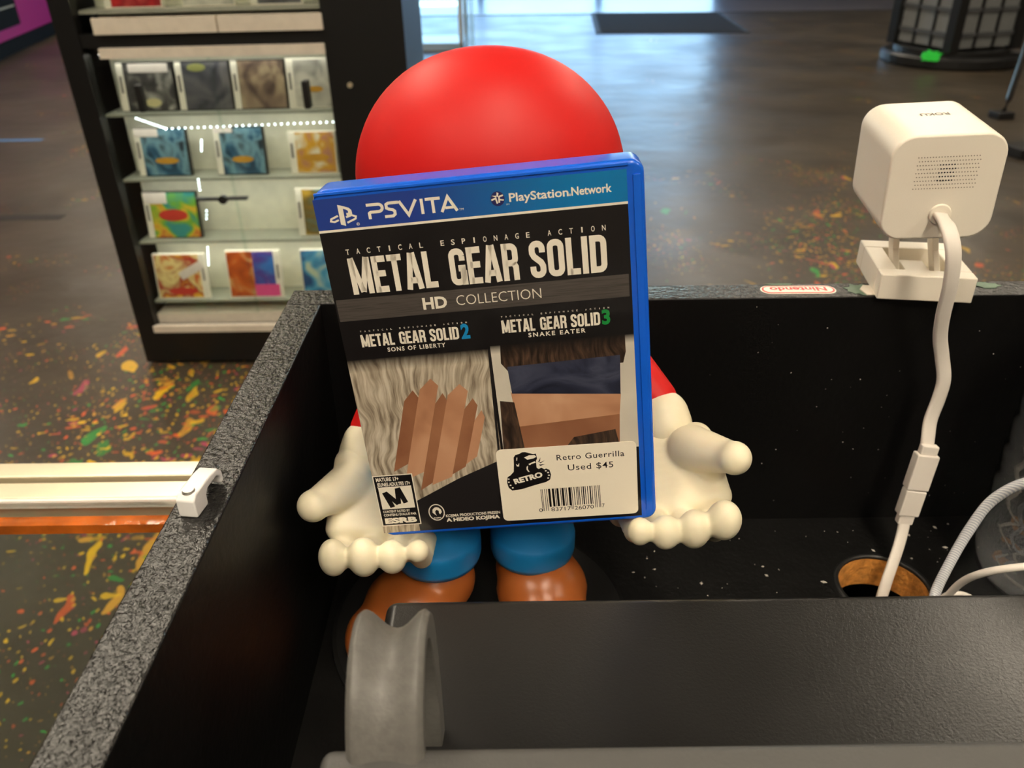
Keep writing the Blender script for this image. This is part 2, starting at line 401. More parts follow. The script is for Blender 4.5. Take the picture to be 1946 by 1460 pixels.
# ================================================================== SETTING
fl = MB().box(-8, 8, -3, 13.7, -.05, 0).build('floor', MAT['floor']); structure(fl)
ce = MB().box(-8, 8, -3, 13.7, 3.0, 3.1).build('ceiling', MAT['ceiling']); structure(ce)
structure(MB().box(-8.15, -8, -3, 13.7, 0, 3).build('wall_left', MAT['wall']))
structure(MB().box(8, 8.15, -3, 13.7, 0, 3).build('wall_right', MAT['wall']))
structure(MB().box(-8.15, 8.15, -3.15, -3, 0, 3).build('wall_rear', MAT['wall']))
# storefront end of the shop: glazed entrance between solid piers
MAT['dark_frame'] = mat('dark_aluminium', (.05, .05, .055), .35, metal=.7)
b = MB(); b.box(-8.15, -2.2, 13.7, 13.9, 0, 3); b.box(3.2, 8.15, 13.7, 13.9, 0, 3); b.box(-2.2, 3.2, 13.7, 13.9, 2.6, 3)
structure(b.build('wall_storefront', MAT['wall']))
for i, (x0, x1) in enumerate(((-2.2, -.4), (-.4, 1.4), (1.4, 3.2))):
    b = MB(); s_ = .05
    b.box(x0, x0 + s_, 13.74, 13.82, 0, 2.6); b.box(x1 - s_, x1, 13.74, 13.82, 0, 2.6); b.box(x0 + s_, x1 - s_, 13.74, 13.82, 0, .1); b.box(x0 + s_, x1 - s_, 13.74, 13.82, 2.52, 2.6)
    wn = structure(b.build('window_%d' % (i + 1), MAT['dark_frame']))
    MB().box(x0 + s_, x1 - s_, 13.775, 13.785, .1, 2.52).build('pane', MAT['glass'], wn)
structure(MB().box(-40, 40, 13.9, 60, -.06, -.02).build('pavement', mat('concrete', srgb(176, 174, 170), .8)))
structure(MB().box(-8, 8, 10.62, 10.66, 0, .006).build('trim_1', mat('floor_joint_strip', (.03, .03, .03), .5)))
structure(MB().box(-8, 8, 10.66, 13.7, 0, .004).build('entrance_floor', mat('entrance_vinyl', srgb(96, 92, 94), .3, var=.12, vscale=2, bump=.004, bscale=6)))

# ceiling troffers, the shop's lamps, plus an added unseen pair by the camera
def troffer(x, y):
    t = thing('ceiling_light', 'recessed fluorescent ceiling light panel above the shop', 'ceiling light', (x, y, 2.985), group='fluorescent ceiling panels')
    b = MB(); b.box(-.18, .18, -.62, -.58, -.02, .015); b.box(-.18, .18, .58, .62, -.02, .015); b.box(-.18, -.15, -.58, .58, -.02, .015); b.box(.15, .18, -.58, .58, -.02, .015)
    b.build('frame', MAT['off_white'], t)
    MB().box(-.15, .15, -.58, .58, -.012, .012).build('diffuser', MAT['lamp'], t)
MAT['lamp'] = mat('lamp_diffuser', (.9, .9, .9), .5, emit=LAMP_COLOR, estr=LAMP_STRENGTH)
for x, ys in ((-1.35, (-1.4, 1.3, 2.9, 4.8, 8.0)), (.35, (-1.9, -.6)), (2.05, (-1.4, 2.2, 4.4, 6.8, 9.4)), (-4.6, (1.2, 5.2, 9)), (5.0, (1.2, 5.2, 9))):  # the middle pair is added to brighten the front of the case
    for y in ys: troffer(x, y)

# ================================================================== COUNTER BOX
RZ, FZ = -.161, -.2955
XI, XO, YI, YO = -.0903, -.107, .3577, .3745
XR, YN = .62, -.16
cb = thing('counter_tray', 'black painted wooden tray box with raised walls on the sales counter', 'counter', C(XO, YN, FZ - .018))
def rel(x, y, z): return (x - XO, y - YN, z - FZ + .018)
b = MB(); p0 = rel(XO, YI, FZ - .018); p1 = rel(XR, YO, RZ); b.box(p0[0], p1[0], p0[1], p1[1], p0[2], p1[2])
MAT['tray_wall'] = MAT['black_paint']
def two_tone(o, m2):
    # the wall tops and outer faces carry lumpy brush paint, the inner faces smoother paint
    o.data.materials.append(m2)
wall_back_panel = b.build('back_panel', MAT['black_paint'], cb, bevel=.0008)
two_tone(wall_back_panel, MAT['black_flat'])
for p in wall_back_panel.data.polygons:
    if p.normal.y < -.5: p.material_index = 1
p0 = rel(XO, YN, FZ - .018); p1 = rel(XI, YI, RZ)
b = MB().box(p0[0], p1[0], p0[1], p1[1], p0[2], p1[2])
side = b.build('side_panel', MAT['black_paint'], cb, bevel=.0008)
two_tone(side, MAT['black_flat'])
for p in side.data.polygons:
    if p.normal.x > .5: p.material_index = 1
# bottom board with the round cable hole cut through it
HC, HR = Vector((.1845, .3035)), .0215
def holed(z0, z1):
    n = 40; bm = bmesh.new()
    q0 = rel(XI, YN, 0); q1 = rel(XR, YI, 0); hc = rel(HC.x, HC.y, 0)
    zt, zb = rel(0, 0, z1)[2], rel(0, 0, z0)[2]
    ring = [(hc[0] + HR * math.cos(2 * math.pi * i / n), hc[1] + HR * math.sin(2 * math.pi * i / n)) for i in range(n)]
    # quad strips from the hole out to a square, then the rest as boxes
    S = .05
    def sq(i):
        a = 2 * math.pi * i / n; c_, s_ = math.cos(a), math.sin(a); k = S / max(abs(c_), abs(s_)); return (hc[0] + c_ * k, hc[1] + s_ * k)
    V = MB()
    for z in (zt, zb):
        vr = [(x, y, z) for x, y in ring] + [(*sq(i), z) for i in range(n)]
        V.add(vr, [(i, (i + 1) % n, n + (i + 1) % n, n + i) for i in range(n)])
    xs = [q0[0], hc[0] - S, hc[0] + S, q1[0]]; ys = [q0[1], hc[1] - S, hc[1] + S, q1[1]]
    for i in range(3):
        for j in range(3):
            if (i, j) == (1, 1): continue
            for z in (zt, zb): V.add([(xs[i], ys[j], z), (xs[i + 1], ys[j], z), (xs[i + 1], ys[j + 1], z), (xs[i], ys[j + 1], z)], [(0, 1, 2, 3)])
    return V, ring, zt, zb
V, ring, zt, zb = holed(FZ - .018, FZ)
bot = V.build('bottom_panel', MAT['black_deck'], cb)
n = len(ring)
lin = MB().add([(x, y, zt - .0006) for x, y in ring] + [(x, y, zb) for x, y in ring], [(i, (i + 1) % n, n + (i + 1) % n, n + i) for i in range(n)])
co = lin.build('cut_edge', mat('raw_fibreboard', srgb(206, 140, 62), .85, var=.3, vscale=260, bump=.0008, bscale=500), bot)
co['label'] = 'raw orange-brown wood edge of the cable hole'
hc = rel(HC.x, HC.y, 0)
b = MB(); b.lathe([(HR + .0001, zt - .0004), (HR + .0001, zt + .0012), (HR + .0022, zt + .0012), (HR + .0028, zt)], (hc[0], hc[1], 0), 40)
b.build('hole_rim', MAT['black_plastic'], bot, smooth=True)
# base cabinet under the tray (hollow: the hole opens into it)
bz = FZ - .018 + CZ
bc = thing('counter_cabinet', 'plain black counter cabinet under the tray box', 'counter', (XO, YN, 0))
W_, D_ = XR - XO, YO - YN
MB().box(0, W_, D_ - .018, D_, 0, bz).build('front_panel', MAT['black_wood'], bc)
MB().box(0, .018, 0, D_ - .018, 0, bz).build('end_panel', MAT['black_wood'], bc)
MB().box(W_ - .018, W_, 0, D_ - .018, 0, bz).build('end_panel', MAT['black_wood'], bc)
MB().box(.018, W_ - .018, 0, .018, 0, bz).build('rear_panel', MAT['black_wood'], bc)

# dust and chips lying on the tray's floor and wall: one sprinkle nobody could count
b = MB(); rr = random.Random(5)
for k in range(150):
    x = rr.uniform(.06, .26); y = rr.uniform(.20, .352); s_ = rr.choice((.00025, .0003, .0004, .0007)) * rr.uniform(.6, 1.4)
    if (Vector((x, y)) - HC).length < HR + .004: continue
    a = rr.uniform(0, 3.1); ca, sa = math.cos(a) * s_, math.sin(a) * s_; q = rr.uniform(1, 2.4)
    z = FZ + .0002
    b.add([(x - ca * q, y - sa * q, z), (x + sa, y - ca, z), (x + ca * q, y + sa * q, z), (x - sa, y + ca, z), (x, y, z + s_ * .8)], [(0, 1, 4), (1, 2, 4), (2, 3, 4), (3, 0, 4), (0, 3, 2, 1)])
for k in range(60):
    x = rr.uniform(.08, .33); z = rr.uniform(FZ + .01, RZ - .004); s_ = .0003 * rr.uniform(.5, 1.4)
    b.add([(x - s_, YI - .0001, z), (x, YI - .0001, z - s_), (x + s_, YI - .0001, z), (x, YI - .0001, z + s_), (x, YI - s_, z)], [(0, 1, 4), (1, 2, 4), (2, 3, 4), (3, 0, 4), (0, 3, 2, 1)])
o = b.build('dust_flecks', mat('pale_dust', srgb(170, 164, 156), .8), loc=(0, 0, CZ)); tag(o, 'pale dust flecks sprinkled over the black tray floor', 'dust', kind='stuff')

# ================================================================== GLASS TOP TABLE LEFT OF THE TRAY
gz = -.2885
gt = thing('glass_counter', 'glass topped showcase counter with cream metal rail left of the tray', 'showcase', (-1.3, -.4, 0))
def grel(x, y, z): return (x + 1.3, y + .4, z + CZ)
def gbox(x0, x1, y0, y1, z0, z1): return MB().box(*[v for pr in zip(grel(x0, y0, z0), grel(x1, y1, z1)) for v in pr])
gbox(-1.3, XO - .001, -.4, .3715, gz - .006, gz).build('glass_top', MAT['glass'], gt)
gbox(-1.3, XO - .001, .392, .4065, gz - .02, -.285).build('front_rail', MAT['alu'], gt, bevel=.0012)
gbox(-1.3, XO - .001, .3885, .392, gz - .03, -.291).build('rail_groove', MAT['black_plastic'], gt)
gbox(-1.3, XO - .001, .3735, .3885, gz - .02, -.2865).build('inner_rail', MAT['alu'], gt, bevel=.001)
gbox(-1.3, XO - .001, .3715, .3735, gz - .004, -.287).build('rail_lip', mat('white_bead', srgb(250, 248, 240), .3), gt)
gbox(-1.3, XO - .001, .3600, .3680, -.3015, -.2955).build('light_strip', mat('orange_acrylic', srgb(216, 104, 24), .15, var=.45, vscale=45, bump=.002, bscale=60), gt)
gbox(-1.3, XO - .001, .394, .400, -1.06, gz - .02).build('front_pane', MAT['glass'], gt)
for y0 in (-.4, .37):
    gbox(-1.3, -1.27, y0, y0 + .03, -CZ, gz - .02).build('leg', MAT['alu'], gt)
    gbox(XO - .03, XO - .001, y0, y0 + .03, -CZ, gz - .02).build('leg', MAT['alu'], gt)
gbox(-1.3, -1.27, -.37, .3735, gz - .03, gz - .006).build('end_rail', MAT['alu'], gt)

# ================================================================== DISPLAY STAND FIGURE (plain stand-in) HOLDING THE GAME CASE
fg = thing('display_stand', 'red dome-topped vinyl display stand with cream hands holding the blue game case', 'display stand', C(-.016, .283, FZ))
def F(x, y, z): return (x + .016, y - .283, z - FZ)
def FB(balls): return [(F(*c), r) for c, r in balls]
b = MB(); b.lathe([(.0005, 0), (.069, 0), (.070, .001), (.070, .0035), (.068, .0045), (.0005, .0045)], n=56); b.build('base', MAT['black_plastic'], fg, smooth=False)
# dome
b = MB(); prof = []
for i in range(0, 25):
    a = R(-18 + 108 * i / 24); prof.append((max(1e-4, math.cos(a) ** .93 if math.cos(a) > 0 else 0), math.sin(a)))
b.lathe([(r * .0515, z * .0475) for r, z in prof], F(-.0072, .314, -.0895), 56, sx=1, sy=.83)
dome = b.build('dome', MAT['red'], fg, smooth=True)
blob('torso', FB([((-.006, .318, -.105), (.026, .024, .022)), ((-.006, .318, -.135), (.026, .022, .02)), ((-.006, .317, -.165), (.036, .027, .034)), ((-.008, .315, -.20), (.038, .027, .03))]), MAT['red'], fg, .002)
for s, sh, el, wr in ((-1, (-.034, .316, -.160), (-.052, .310, -.178), (-.0615, .300, -.1945)), (1, (.024, .316, -.156), (.050, .311, -.170), (.0615, .301, -.182))):
    blob('arm', FB(chain(sh, el, .0115, .0100) + chain(el, wr, .0100, .0092)), MAT['red'], fg, .0015)
# hands: palm, thumb and four fingers as one skin each
def hand(side, palm, thumb, fingers, cuff):
    balls = []
    (a, bb, c, d), rp = palm
    for i in range(13):
        for j in range(10):
            u, v = i / 12, j / 9
            p = (Vector(a).lerp(Vector(bb), u)).lerp(Vector(c).lerp(Vector(d), u), v)
            balls.append((tuple(p), rp + .0015 * v))
    balls += chain(thumb[0], thumb[1], .0100, .0060, 8)
    balls.append((thumb[1], .0066))
    web = Vector(thumb[0]).lerp(Vector(thumb[1]), .45)
    balls += chain(tuple(web), tuple(Vector(a).lerp(Vector(c), .25)), .0060, .0054, 6)
    for base_, mid, tip, r in fingers:
        balls += chain(base_, mid, .0052, .0046, 5) + chain(mid, tip, .0046, r[0] * .8, 5)
        balls.append((tip, (r[0], r[0], r[1])))
    blob('hand', FB(balls), MAT['cream'], fg, .0009, 9)
    t0, t1, r0 = cuff
    blob('cuff', FB(chain(t0, t1, r0, r0 * .97, 5)), MAT['cream'], fg, .0012)
fing = []
for x, r in ((-.0695, (.0058, .0084)), (-.0578, (.0064, .0086)), (-.0468, (.0058, .0073)), (-.0368, (.0044, .0047))):
    zt_ = -.2145 if r[1] > .005 else -.2118
    fing.append(((x, .263, -.2245), (x, .2485, -.2225), (x, .2400, zt_), r))
hand(-1, (((-.0715, .2615, -.2180), (-.040, .265, -.2225), (-.0690, .286, -.203), (-.048, .289, -.206)), .0056), ((-.067, .278, -.207), (-.0785, .2555, -.2015)), fing, ((-.0640, .293, -.2035), (-.0630, .2955, -.2000), .0115))
fing = []
for x, z, r in ((.0778, -.1965, (.0066, .0082)), (.0672, -.2005, (.0063, .0082)), (.0567, -.2020, (.0058, .0072)), (.0470, -.2014, (.0048, .0058))):
    fing.append(((x - .001, .262, -.2115), (x, .247, -.2095), (x, .2375, z), r))
hand(1, (((.0815, .2605, -.2030), (.044, .264, -.2145), (.0765, .285, -.192), (.054, .289, -.197)), .0056), ((.073, .277, -.1915), (.0830, .252, -.1788)), fing, ((.0650, .293, -.1905), (.0640, .2955, -.1870), .0115))
# legs: trouser cuff and shoe
for lx, ly, lz, sx, sy, rot in ((-.034, .280, -.245, -.050, .268, 28), (.0085, .2905, -.2515, .013, .287, -12)):
    b = MB(); c0 = F(lx, ly, lz)
    b.lathe([(.0165, -.004), (.0188, -.0035), (.0194, -.001), (.0194, .006), (.0188, .009), (.018, .0095), (.0185, .04), (.02, .06)], c0, 36)
    b.build('trouser_leg', MAT['blue_cloth'], fg, smooth=True)
if True:
    blob('shoe', FB([((-.036, .279, -.262), (.0185, .018, .017)), ((-.046, .268, -.270), (.022, .021, .0195)), ((-.055, .257, -.276), (.020, .019, .0165))]), MAT['brown'], fg, .0015, 8)
    blob('shoe', FB([((.0095, .290, -.266), (.0185, .018, .016)), ((.0125, .281, -.271), (.0212, .020, .0195)), ((.014, .270, -.2765), (.0195, .019, .0165))]), MAT['brown'], fg, .0015, 8)

# ================================================================== GAME CASE
rot = Matrix(((.9949, .0362, -.0946), (-.0303, .9975, .0635), (.0967, -.0603, .9935)))
gc = thing('game_case', 'blue plastic game case with black cover and white price sticker', 'game case', C(-.0045, .2493, -.1383), rot.to_euler())
Wc, Hc, Tc = .105, .135, .0135
b = MB(); o2 = rrect(Wc, Hc, .0042, 6); n = len(o2)
b.add([(x, 0, z) for x, z in o2] + [(x, Tc, z) for x, z in o2], [(i, (i + 1) % n, n + (i + 1) % n, n + i) for i in range(n)] + [tuple(range(n)), tuple(range(2 * n - 1, n - 1, -1))])
b.build('shell', MAT['case_blue'], gc, bevel=.0016, bseg=3)
# raised bead along the top and the opening edge
b = MB(); b.box(-.0515, .0475, -.0004, .0004, .0658, .0668); b.box(.0488, .0512, -.0005, .0004, -.063, .063)
b.build('edge_bead', MAT['case_blue'], gc, bevel=.0002)
cov = Print(.10).rect(-52.2, 47.0, -65.4, 64.8).build('cover_sheet', INK['black'], gc)
def sub(pr, name, mats, par=cov):
    return pr.build(name, mats, par)
p = Print(.14); p.rect(-52.2, 47, 54.6, 64.8, 0)
m, t, bs = new_mat('blue_banner'); tc = t.nodes.new('ShaderNodeTexCoord'); sx_ = t.nodes.new('ShaderNodeSeparateXYZ'); t.links.new(tc.outputs['Object'], sx_.inputs[0])
mr = t.nodes.new('ShaderNodeMapRange'); mr.inputs[1].default_value = -.02; mr.inputs[2].default_value = .03; t.links.new(sx_.outputs[0], mr.inputs[0])
cr = t.nodes.new('ShaderNodeValToRGB'); cr.color_ramp.elements[0].color = (*srgb(34, 64, 150), 1); cr.color_ramp.elements[1].color = (*srgb(0, 122, 186), 1)
t.links.new(mr.outputs[0], cr.inputs[0]); t.links.new(cr.outputs[0], bs.inputs['Base Color']); bs.inputs['Roughness'].default_value = .35
sub(p, 'blue_banner', m)
sub(Print(.16).rect(-52.2, 47, 53.9, 54.7), 'banner_line', INK['white'])
# platform mark: upright P with a lying S around it
p = Print(.18)
p.shape([(-44.6, 62.6), (-43.0, 62.1), (-43.0, 55.6), (-44.6, 56.2)])
p.shape([(-43.0, 62.1), (-41.2, 61.4), (-40.4, 60.6), (-40.3, 59.3), (-41.0, 58.6), (-42.2, 58.9), (-42.2, 59.8), (-41.6, 59.7), (-41.5, 60.4), (-42.2, 60.9), (-43.0, 61.2)])
p.stroke([(-45.0, 59.1), (-47.4, 58.2), (-47.6, 57.5), (-46.5, 57.2), (-45.0, 57.7)], .62)
p.stroke([(-42.5, 58.4), (-40.6, 58.9), (-39.3, 58.4), (-39.5, 57.7), (-42.4, 56.6)], .62)
p.text('R', -39.3, 55.6, .5, .5); p.stroke(arc(-39.05, 55.85, .45, .45, 0, 360, 14), .12, True)
# wide thin lettering "PS VITA"
x0, k, v0, hh = -35.5, .0585, 57.0, 4.9
def U(x, y): return (x0 + (x - 330) * k, v0 + y * hh)
th = .95
p.stroke([U(330, .93)] + [U(*q) for q in arc(395, .69, 22, .24, 90, -90, 8)] + [U(350, .45)] + [U(342, .38), U(342, 0)], th)
p.stroke([U(508, .93), U(452, .93), U(440, .85), U(440, .62), U(452, .54), U(472, .48), U(482, .38), U(482, .18), U(470, .07), U(424, .07)], th)
p.stroke([U(512, 1), U(556, .04), U(604, 1)], th)
p.stroke([U(634, 0), U(634, 1)], th)
p.stroke([U(654, .93), U(736, .93)], th); p.stroke([U(694, .9), U(694, 0)], th)
p.stroke([U(738, 0), U(778, .96), U(822, 0)], th); p.stroke([U(758, .26), U(804, .26)], th * .9)
p.text('TM', -6.1, 57.0, 1.4, .7)
p.text('PlayStation', 10.0, 58.2, 18.7, 2.6, .02); p.text('Network', 29.6, 58.2, 12.6, 2.6, .02)
p.stroke(arc(29.1, 58.5, .28, .28, 0, 360, 10), .2, True)
p.text('SM', 8.9, 57.2, 1.0, .5)
sub(p, 'banner_lettering', INK['white'])
p = Print(.17); p.shape(arc(6.4, 59.5, 2.2, 2.35, 0, 360, 28)[:-1]); nb = sub(p, 'network_emblem', INK['purple'])
p = Print(.20)
p.shape([(4.6, 60.6), (6.1, 60.5), (6.0, 59.9)]); p.shape([(6.3, 61.6), (6.9, 61.2), (6.5, 60.0), (6.1, 60.3)]); p.stroke([(4.4, 59.2), (5.8, 59.7), (6.2, 58.0)], .5); p.stroke([(6.9, 60.2), (6.8, 58.2)], .5); p.stroke([(6.8, 60.1), (8.2, 60.5)], .5); p.stroke([(6.9, 59.2), (8.3, 58.9)], .45)
sub(p, 'emblem_strokes', INK['white'])
p = Print(.18)
s_ = 'TACTICAL ESPIONAGE ACTION'; n = len(s_)
def spaced(p, s_, u0, u1, v, h, wl, bold=.01):
    for i, ch in enumerate(s_):
        if ch != ' ':
            ww = wl * (.4 if ch == 'I' else 1)
            p.text(ch, u0 + (u1 - u0) * i / (len(s_) - 1) - ww / 2, v, ww, h, bold)
spaced(p, s_, -44.3, 39.0, 46.1, 1.75, 1.15, .012)
title(p, -45.0, 39.5, 32.2, 44.8)
sub(p, 'title_lettering', INK['white'])
mband = blotch_mat('grey_title_band', (srgb(58, 53, 50), srgb(84, 78, 74), srgb(66, 60, 57)), 60, .35, (1, 1, 40), .2)
sub(Print(.13).rect(-51.6, 46.2, 23.0, 30.8), 'title_band', mband)
p = Print(.18); p.text('HD', -22.6, 24.9, 8.2, 3.9, .035); p.text('COLLECTION', -11.2, 25.2, 28.4, 3.55, -.012)
sub(p, 'subtitle_lettering', INK['white'])
p = Print(.18); title(p, -45.8, -12.0, 13.0, 17.6); spaced(p, s_, -45.3, -9.0, 18.6, .55, .5, .02); p.text('SONS OF LIBERTY', -37.3, 10.6, 20.2, 1.5, .025, 1.25)
title(p, 2.8, 36.0, 13.7, 18.4); spaced(p, s_, 3.2, 39.0, 19.4, .55, .5, .02); p.text('SNAKE EATER', 11.5, 11.5, 19.4, 1.5, .025, 1.35)
sub(p, 'volume_lettering', INK['white'])
sub(Print(.18).text('2', -11.2, 13.2, 3.0, 5.0, .04), 'numeral', INK['teal'])
sub(Print(.18).text('3', 36.6, 14.0, 2.8, 4.9, .04), 'numeral', INK['green'])
# two picture panels: plain abstract colour fields in place of the printed portraits
def fade_mat(name, m0, m1, stops, z0, z1, scale, stretch, rotz, cols):
    m, t, bs = new_mat(name); N, L = t.nodes, t.links
    tc = N.new('ShaderNodeTexCoord'); mp = N.new('ShaderNodeMapping'); mp.inputs['Rotation'].default_value = (0, rotz, 0); mp.inputs['Scale'].default_value = stretch
    mp0 = N.new('ShaderNodeMapping'); L.new(tc.outputs['Object'], mp0.inputs[0])
    wn = N.new('ShaderNodeTexNoise'); wn.inputs['Scale'].default_value = 40; L.new(tc.outputs['Object'], wn.inputs['Vector'])
    ad = N.new('ShaderNodeVectorMath'); ad.operation = 'MULTIPLY_ADD'; L.new(wn.outputs['Color'], ad.inputs[0]); ad.inputs[1].default_value = (.014, 0, .014); L.new(tc.outputs['Object'], ad.inputs[2])
    L.new(ad.outputs[0], mp.inputs[0])
    n_ = N.new('ShaderNodeTexNoise'); n_.inputs['Scale'].default_value = scale; n_.inputs['Detail'].default_value = 4; L.new(mp.outputs[0], n_.inputs['Vector'])
    cr = N.new('ShaderNodeValToRGB'); e = cr.color_ramp.elements; e[0].position = .34; e[1].position = .66; e[0].color = (*cols[0], 1); e[1].color = (*cols[-1], 1)
    for i in range(1, len(cols) - 1):
        q = e.new(.34 + .32 * i / (len(cols) - 1)); q.color = (*cols[i], 1)
    L.new(n_.outputs['Fac'], cr.inputs[0])
    sp = N.new('ShaderNodeSeparateXYZ'); L.new(tc.outputs['Object'], sp.inputs[0])
    mr = N.new('ShaderNodeMapRange'); mr.inputs[1].default_value = z0; mr.inputs[2].default_value = z1; L.new(sp.outputs[2], mr.inputs[0])
    mx = N.new('ShaderNodeMix'); mx.data_type = 'RGBA'; L.new(mr.outputs[0], mx.inputs[0]); L.new(cr.outputs[0], mx.inputs[6]); mx.inputs[7].default_value = (*srgb(24, 20, 20), 1)
    L.new(mx.outputs[2], bs.inputs['Base Color']); bs.inputs['Roughness'].default_value = .35
    return m
ash = (srgb(120, 106, 90), srgb(168, 154, 134), srgb(196, 184, 164), srgb(214, 204, 186))
mA = fade_mat('ash_fibre_print', None, None, None, .0035, .0085, 26, (26, 1, 3.0), .35, ash)
sub(Print(.12).rect(-52.2, -2.9, -65.4, 8.4), 'picture_panel', mA)
tanm = blotch_mat('tan_wash_print', (srgb(164, 112, 82), srgb(196, 144, 110), srgb(212, 164, 130)), 45, .35, (1, 1, 1), .4)
tand = blotch_mat('dark_tan_wash_print', (srgb(138, 88, 62), srgb(168, 116, 84)), 45, .35, (1, 1, 1), .4)
for k, (c0, w_, t0, t1, mk) in enumerate(((-13, 5, -8, -38, tand), (-8, 6.5, -4, -42, tanm), (-1.5, 4, -10, -47, tand), (2.5, 7, -7, -45, tanm), (9.5, 4.5, -13, -41, tand), (14, 3.5, -18, -37, tanm))):
    sl = .30
    q = lambda d, v: (-27 + d + (v + 26) * sl, v)
    p = Print(.148 + .003 * k); p.shape([q(c0, t1), q(c0 + w_, t1 + 3), q(c0 + w_, t0), q(c0 + w_ / 2, t0 + 3), q(c0, t0 - 1)]); sub(p, 'picture_field', mk)
p = Print(.17); p.shape([(-38, -65.4), (-38, -52), (-20, -43), (-2.9, -36), (-2.9, -65.4)]); sub(p, 'picture_field', INK['charcoal'])
mP = fade_mat('pale_print', None, None, None, .0062, .0095, 14, (3, 1, 3), .2, (srgb(206, 198, 184), srgb(224, 216, 200)))
sub(Print(.12).rect(-2.0, 47.0, -35, 9.5), 'picture_panel', mP)
mB = fade_mat('brown_fibre_print', None, None, None, .004, .0095, 30, (22, 1, 3), .15, (srgb(36, 26, 20), srgb(64, 48, 38), srgb(92, 70, 54)))
p = Print(.14); top = [(1.5, 9.5)]
for i in range(13): top += [(1.0 + i * 3.4 + (.6 if i % 2 else 0), -1.5 if i % 2 else 2.5)]
p.shape([(44, 9.5), (1.5, 9.5), (1, 2.5), (4, -2), (43, -1), (44, 3)]); sub(p, 'picture_field', mB)
navy = blotch_mat('navy_wash_print', (srgb(24, 27, 42), srgb(46, 50, 70), srgb(70, 74, 94), srgb(34, 37, 54)), 38, .35, (1, 1, 2.2), 1.2)
p = Print(.15); p.shape([(3.0, 1.0), (42, 2.0), (41.5, -13.0), (3.6, -9.5)]); sub(p, 'picture_field', navy)
p = Print(.145); p.shape([(3.2, -9), (41.6, -12.8), (40.5, -24), (4.6, -24)]); sub(p, 'picture_field', tanm)
p = Print(.148); p.shape([(4.2, -23), (40.8, -21), (40.2, -34), (5.2, -34)]); sub(p, 'picture_field', tand)
p = Print(.15); p.shape([(-1.0, -12), (4.0, -13), (6.0, -34), (-2.0, -34)]); p.shape([(20, -34), (24, -29), (39, -27), (40.2, -34)]); sub(p, 'picture_field', mB)
sub(Print(.17).shape([(-2.9, 8.4), (-2.0, 8.4), (-3.4, -35), (-7, -65.4), (-7.4, -65.4), (-4.2, -35)]), 'divider_line', INK['charcoal'])
# rating box
p = Print(.18); p.rect(-53.0 + .8, -37.0, -62.2, -39.2); sub(p, 'rating_box', INK['white'])
p = Print(.20); p.rect(-51.8, -37.4, -61.8, -39.6); sub(p, 'rating_field', INK['black'])
p = Print(.22); p.rect(-50.8, -38.2, -54.4, -44.4); p.text('MATURE 17+', -51.0, -41.8, 8.6, 1.6, .03); p.text('JEUNES ADULTES 17+', -51.0, -44.0, 12.6, 1.5, .03)
p.text('CONTENT RATED BY', -50.8, -56.0, 10.4, 1.0, .03); p.text('CONTENU \u00c9VALU\u00c9 PAR', -50.8, -57.6, 12.6, 1.0, .03); p.text('ESRB', -50.8, -60.9, 12.4, 2.2, .06)
sub(p, 'rating_lettering', INK['white'])
p = Print(.24)
mm = Print(0); condensed_word(mm, 'M', 0, 7.4, 0, 7.2)
ca, sa = math.cos(R(17)), math.sin(R(17))
p.add([p.P(-47.6 + a[0] * 1000 * ca - a[2] * 1000 * sa, -53.9 + a[0] * 1000 * sa + a[2] * 1000 * ca) for a in mm.v], mm.f)
sub(p, 'rating_letter', INK['black'])
# studio mark and credit line
p = Print(.20); p.stroke(arc(-30.4, -57.4, 2.9, 3.6, 0, 360, 30)[:-1], .4, True)
p.shape([(-32, -57.4), (-31.8, -56), (-31.0, -55.2), (-30.2, -55.0), (-29.4, -55.3), (-28.6, -56.2), (-28.4, -57.4), (-29.2, -58.4), (-29.6, -57.6), (-29.5, -56.8), (-30.2, -56.2), (-30.9, -56.8), (-30.9, -57.8), (-30.5, -59.0), (-31.3, -58.2)])
p.text('KOJIMA', -31.8, -60.2, 2.9, .55, .03)
p.text('KOJIMA PRODUCTIONS PRESEN', -27.1, -59.9, 20.8, 1.15, .03); p.text('A HIDEO KOJIMA', -27.2, -62.0, 20.6, 1.5, .05)
sub(p, 'credit_lettering', INK['white'])
# clear film over the sheet
MB().add([(-.0523, -.00032, -.0667), (.0487, -.00032, -.0667), (.0487, -.00032, .0657), (-.0523, -.00032, .0657)], [(0, 1, 2, 3)]).build('clear_film', MAT['film'], gc)
# price sticker on the film
ang = -.7
pts = [(20.4 + x * math.cos(R(ang)) - y * math.sin(R(ang)), -47.9 + x * math.sin(R(ang)) + y * math.cos(R(ang))) for x, y in rrect(51.0, 31.6, 2.0, 5)]
b = MB(); n = len(pts); b.add([(u / 1000, -.00034, v / 1000) for u, v in pts] + [(u / 1000, -.00048, v / 1000) for u, v in pts], [(i, (i + 1) % n, n + (i + 1) % n, n + i) for i in range(n)] + [tuple(range(n)), tuple(range(n, 2 * n))])
st = b.build('price_sticker', mat('sticker_paper', srgb(244, 234, 214), .5, var=.01), gc); st['label'] = 'white price sticker with black print'
p = Print(.52)
p.text('Retro Guerrilla', 17.0, -38.1, 24.6, 2.35, .004, 1.1, -.4); p.text('Used $45', 20.8, -42.8, 16.6, 2.5, .004, 1.1, .2)
p.text('0', 8.6, -60.4, 1.3, 1.7); p.text('83717', 13.2, -60.4, 7.4, 1.7); p.text('26070', 22.0, -60.4, 7.2, 1.7); p.text('7', 32.3, -60.2, 1.0, 1.7)
rb = random.Random(11)
for u in (9.9, 10.4, 11.3, 12.0, 20.9, 21.4, 29.8, 30.4, 31.2, 31.7): p.rect(u, u + .22, -60.0, -50.2)
u = 12.7
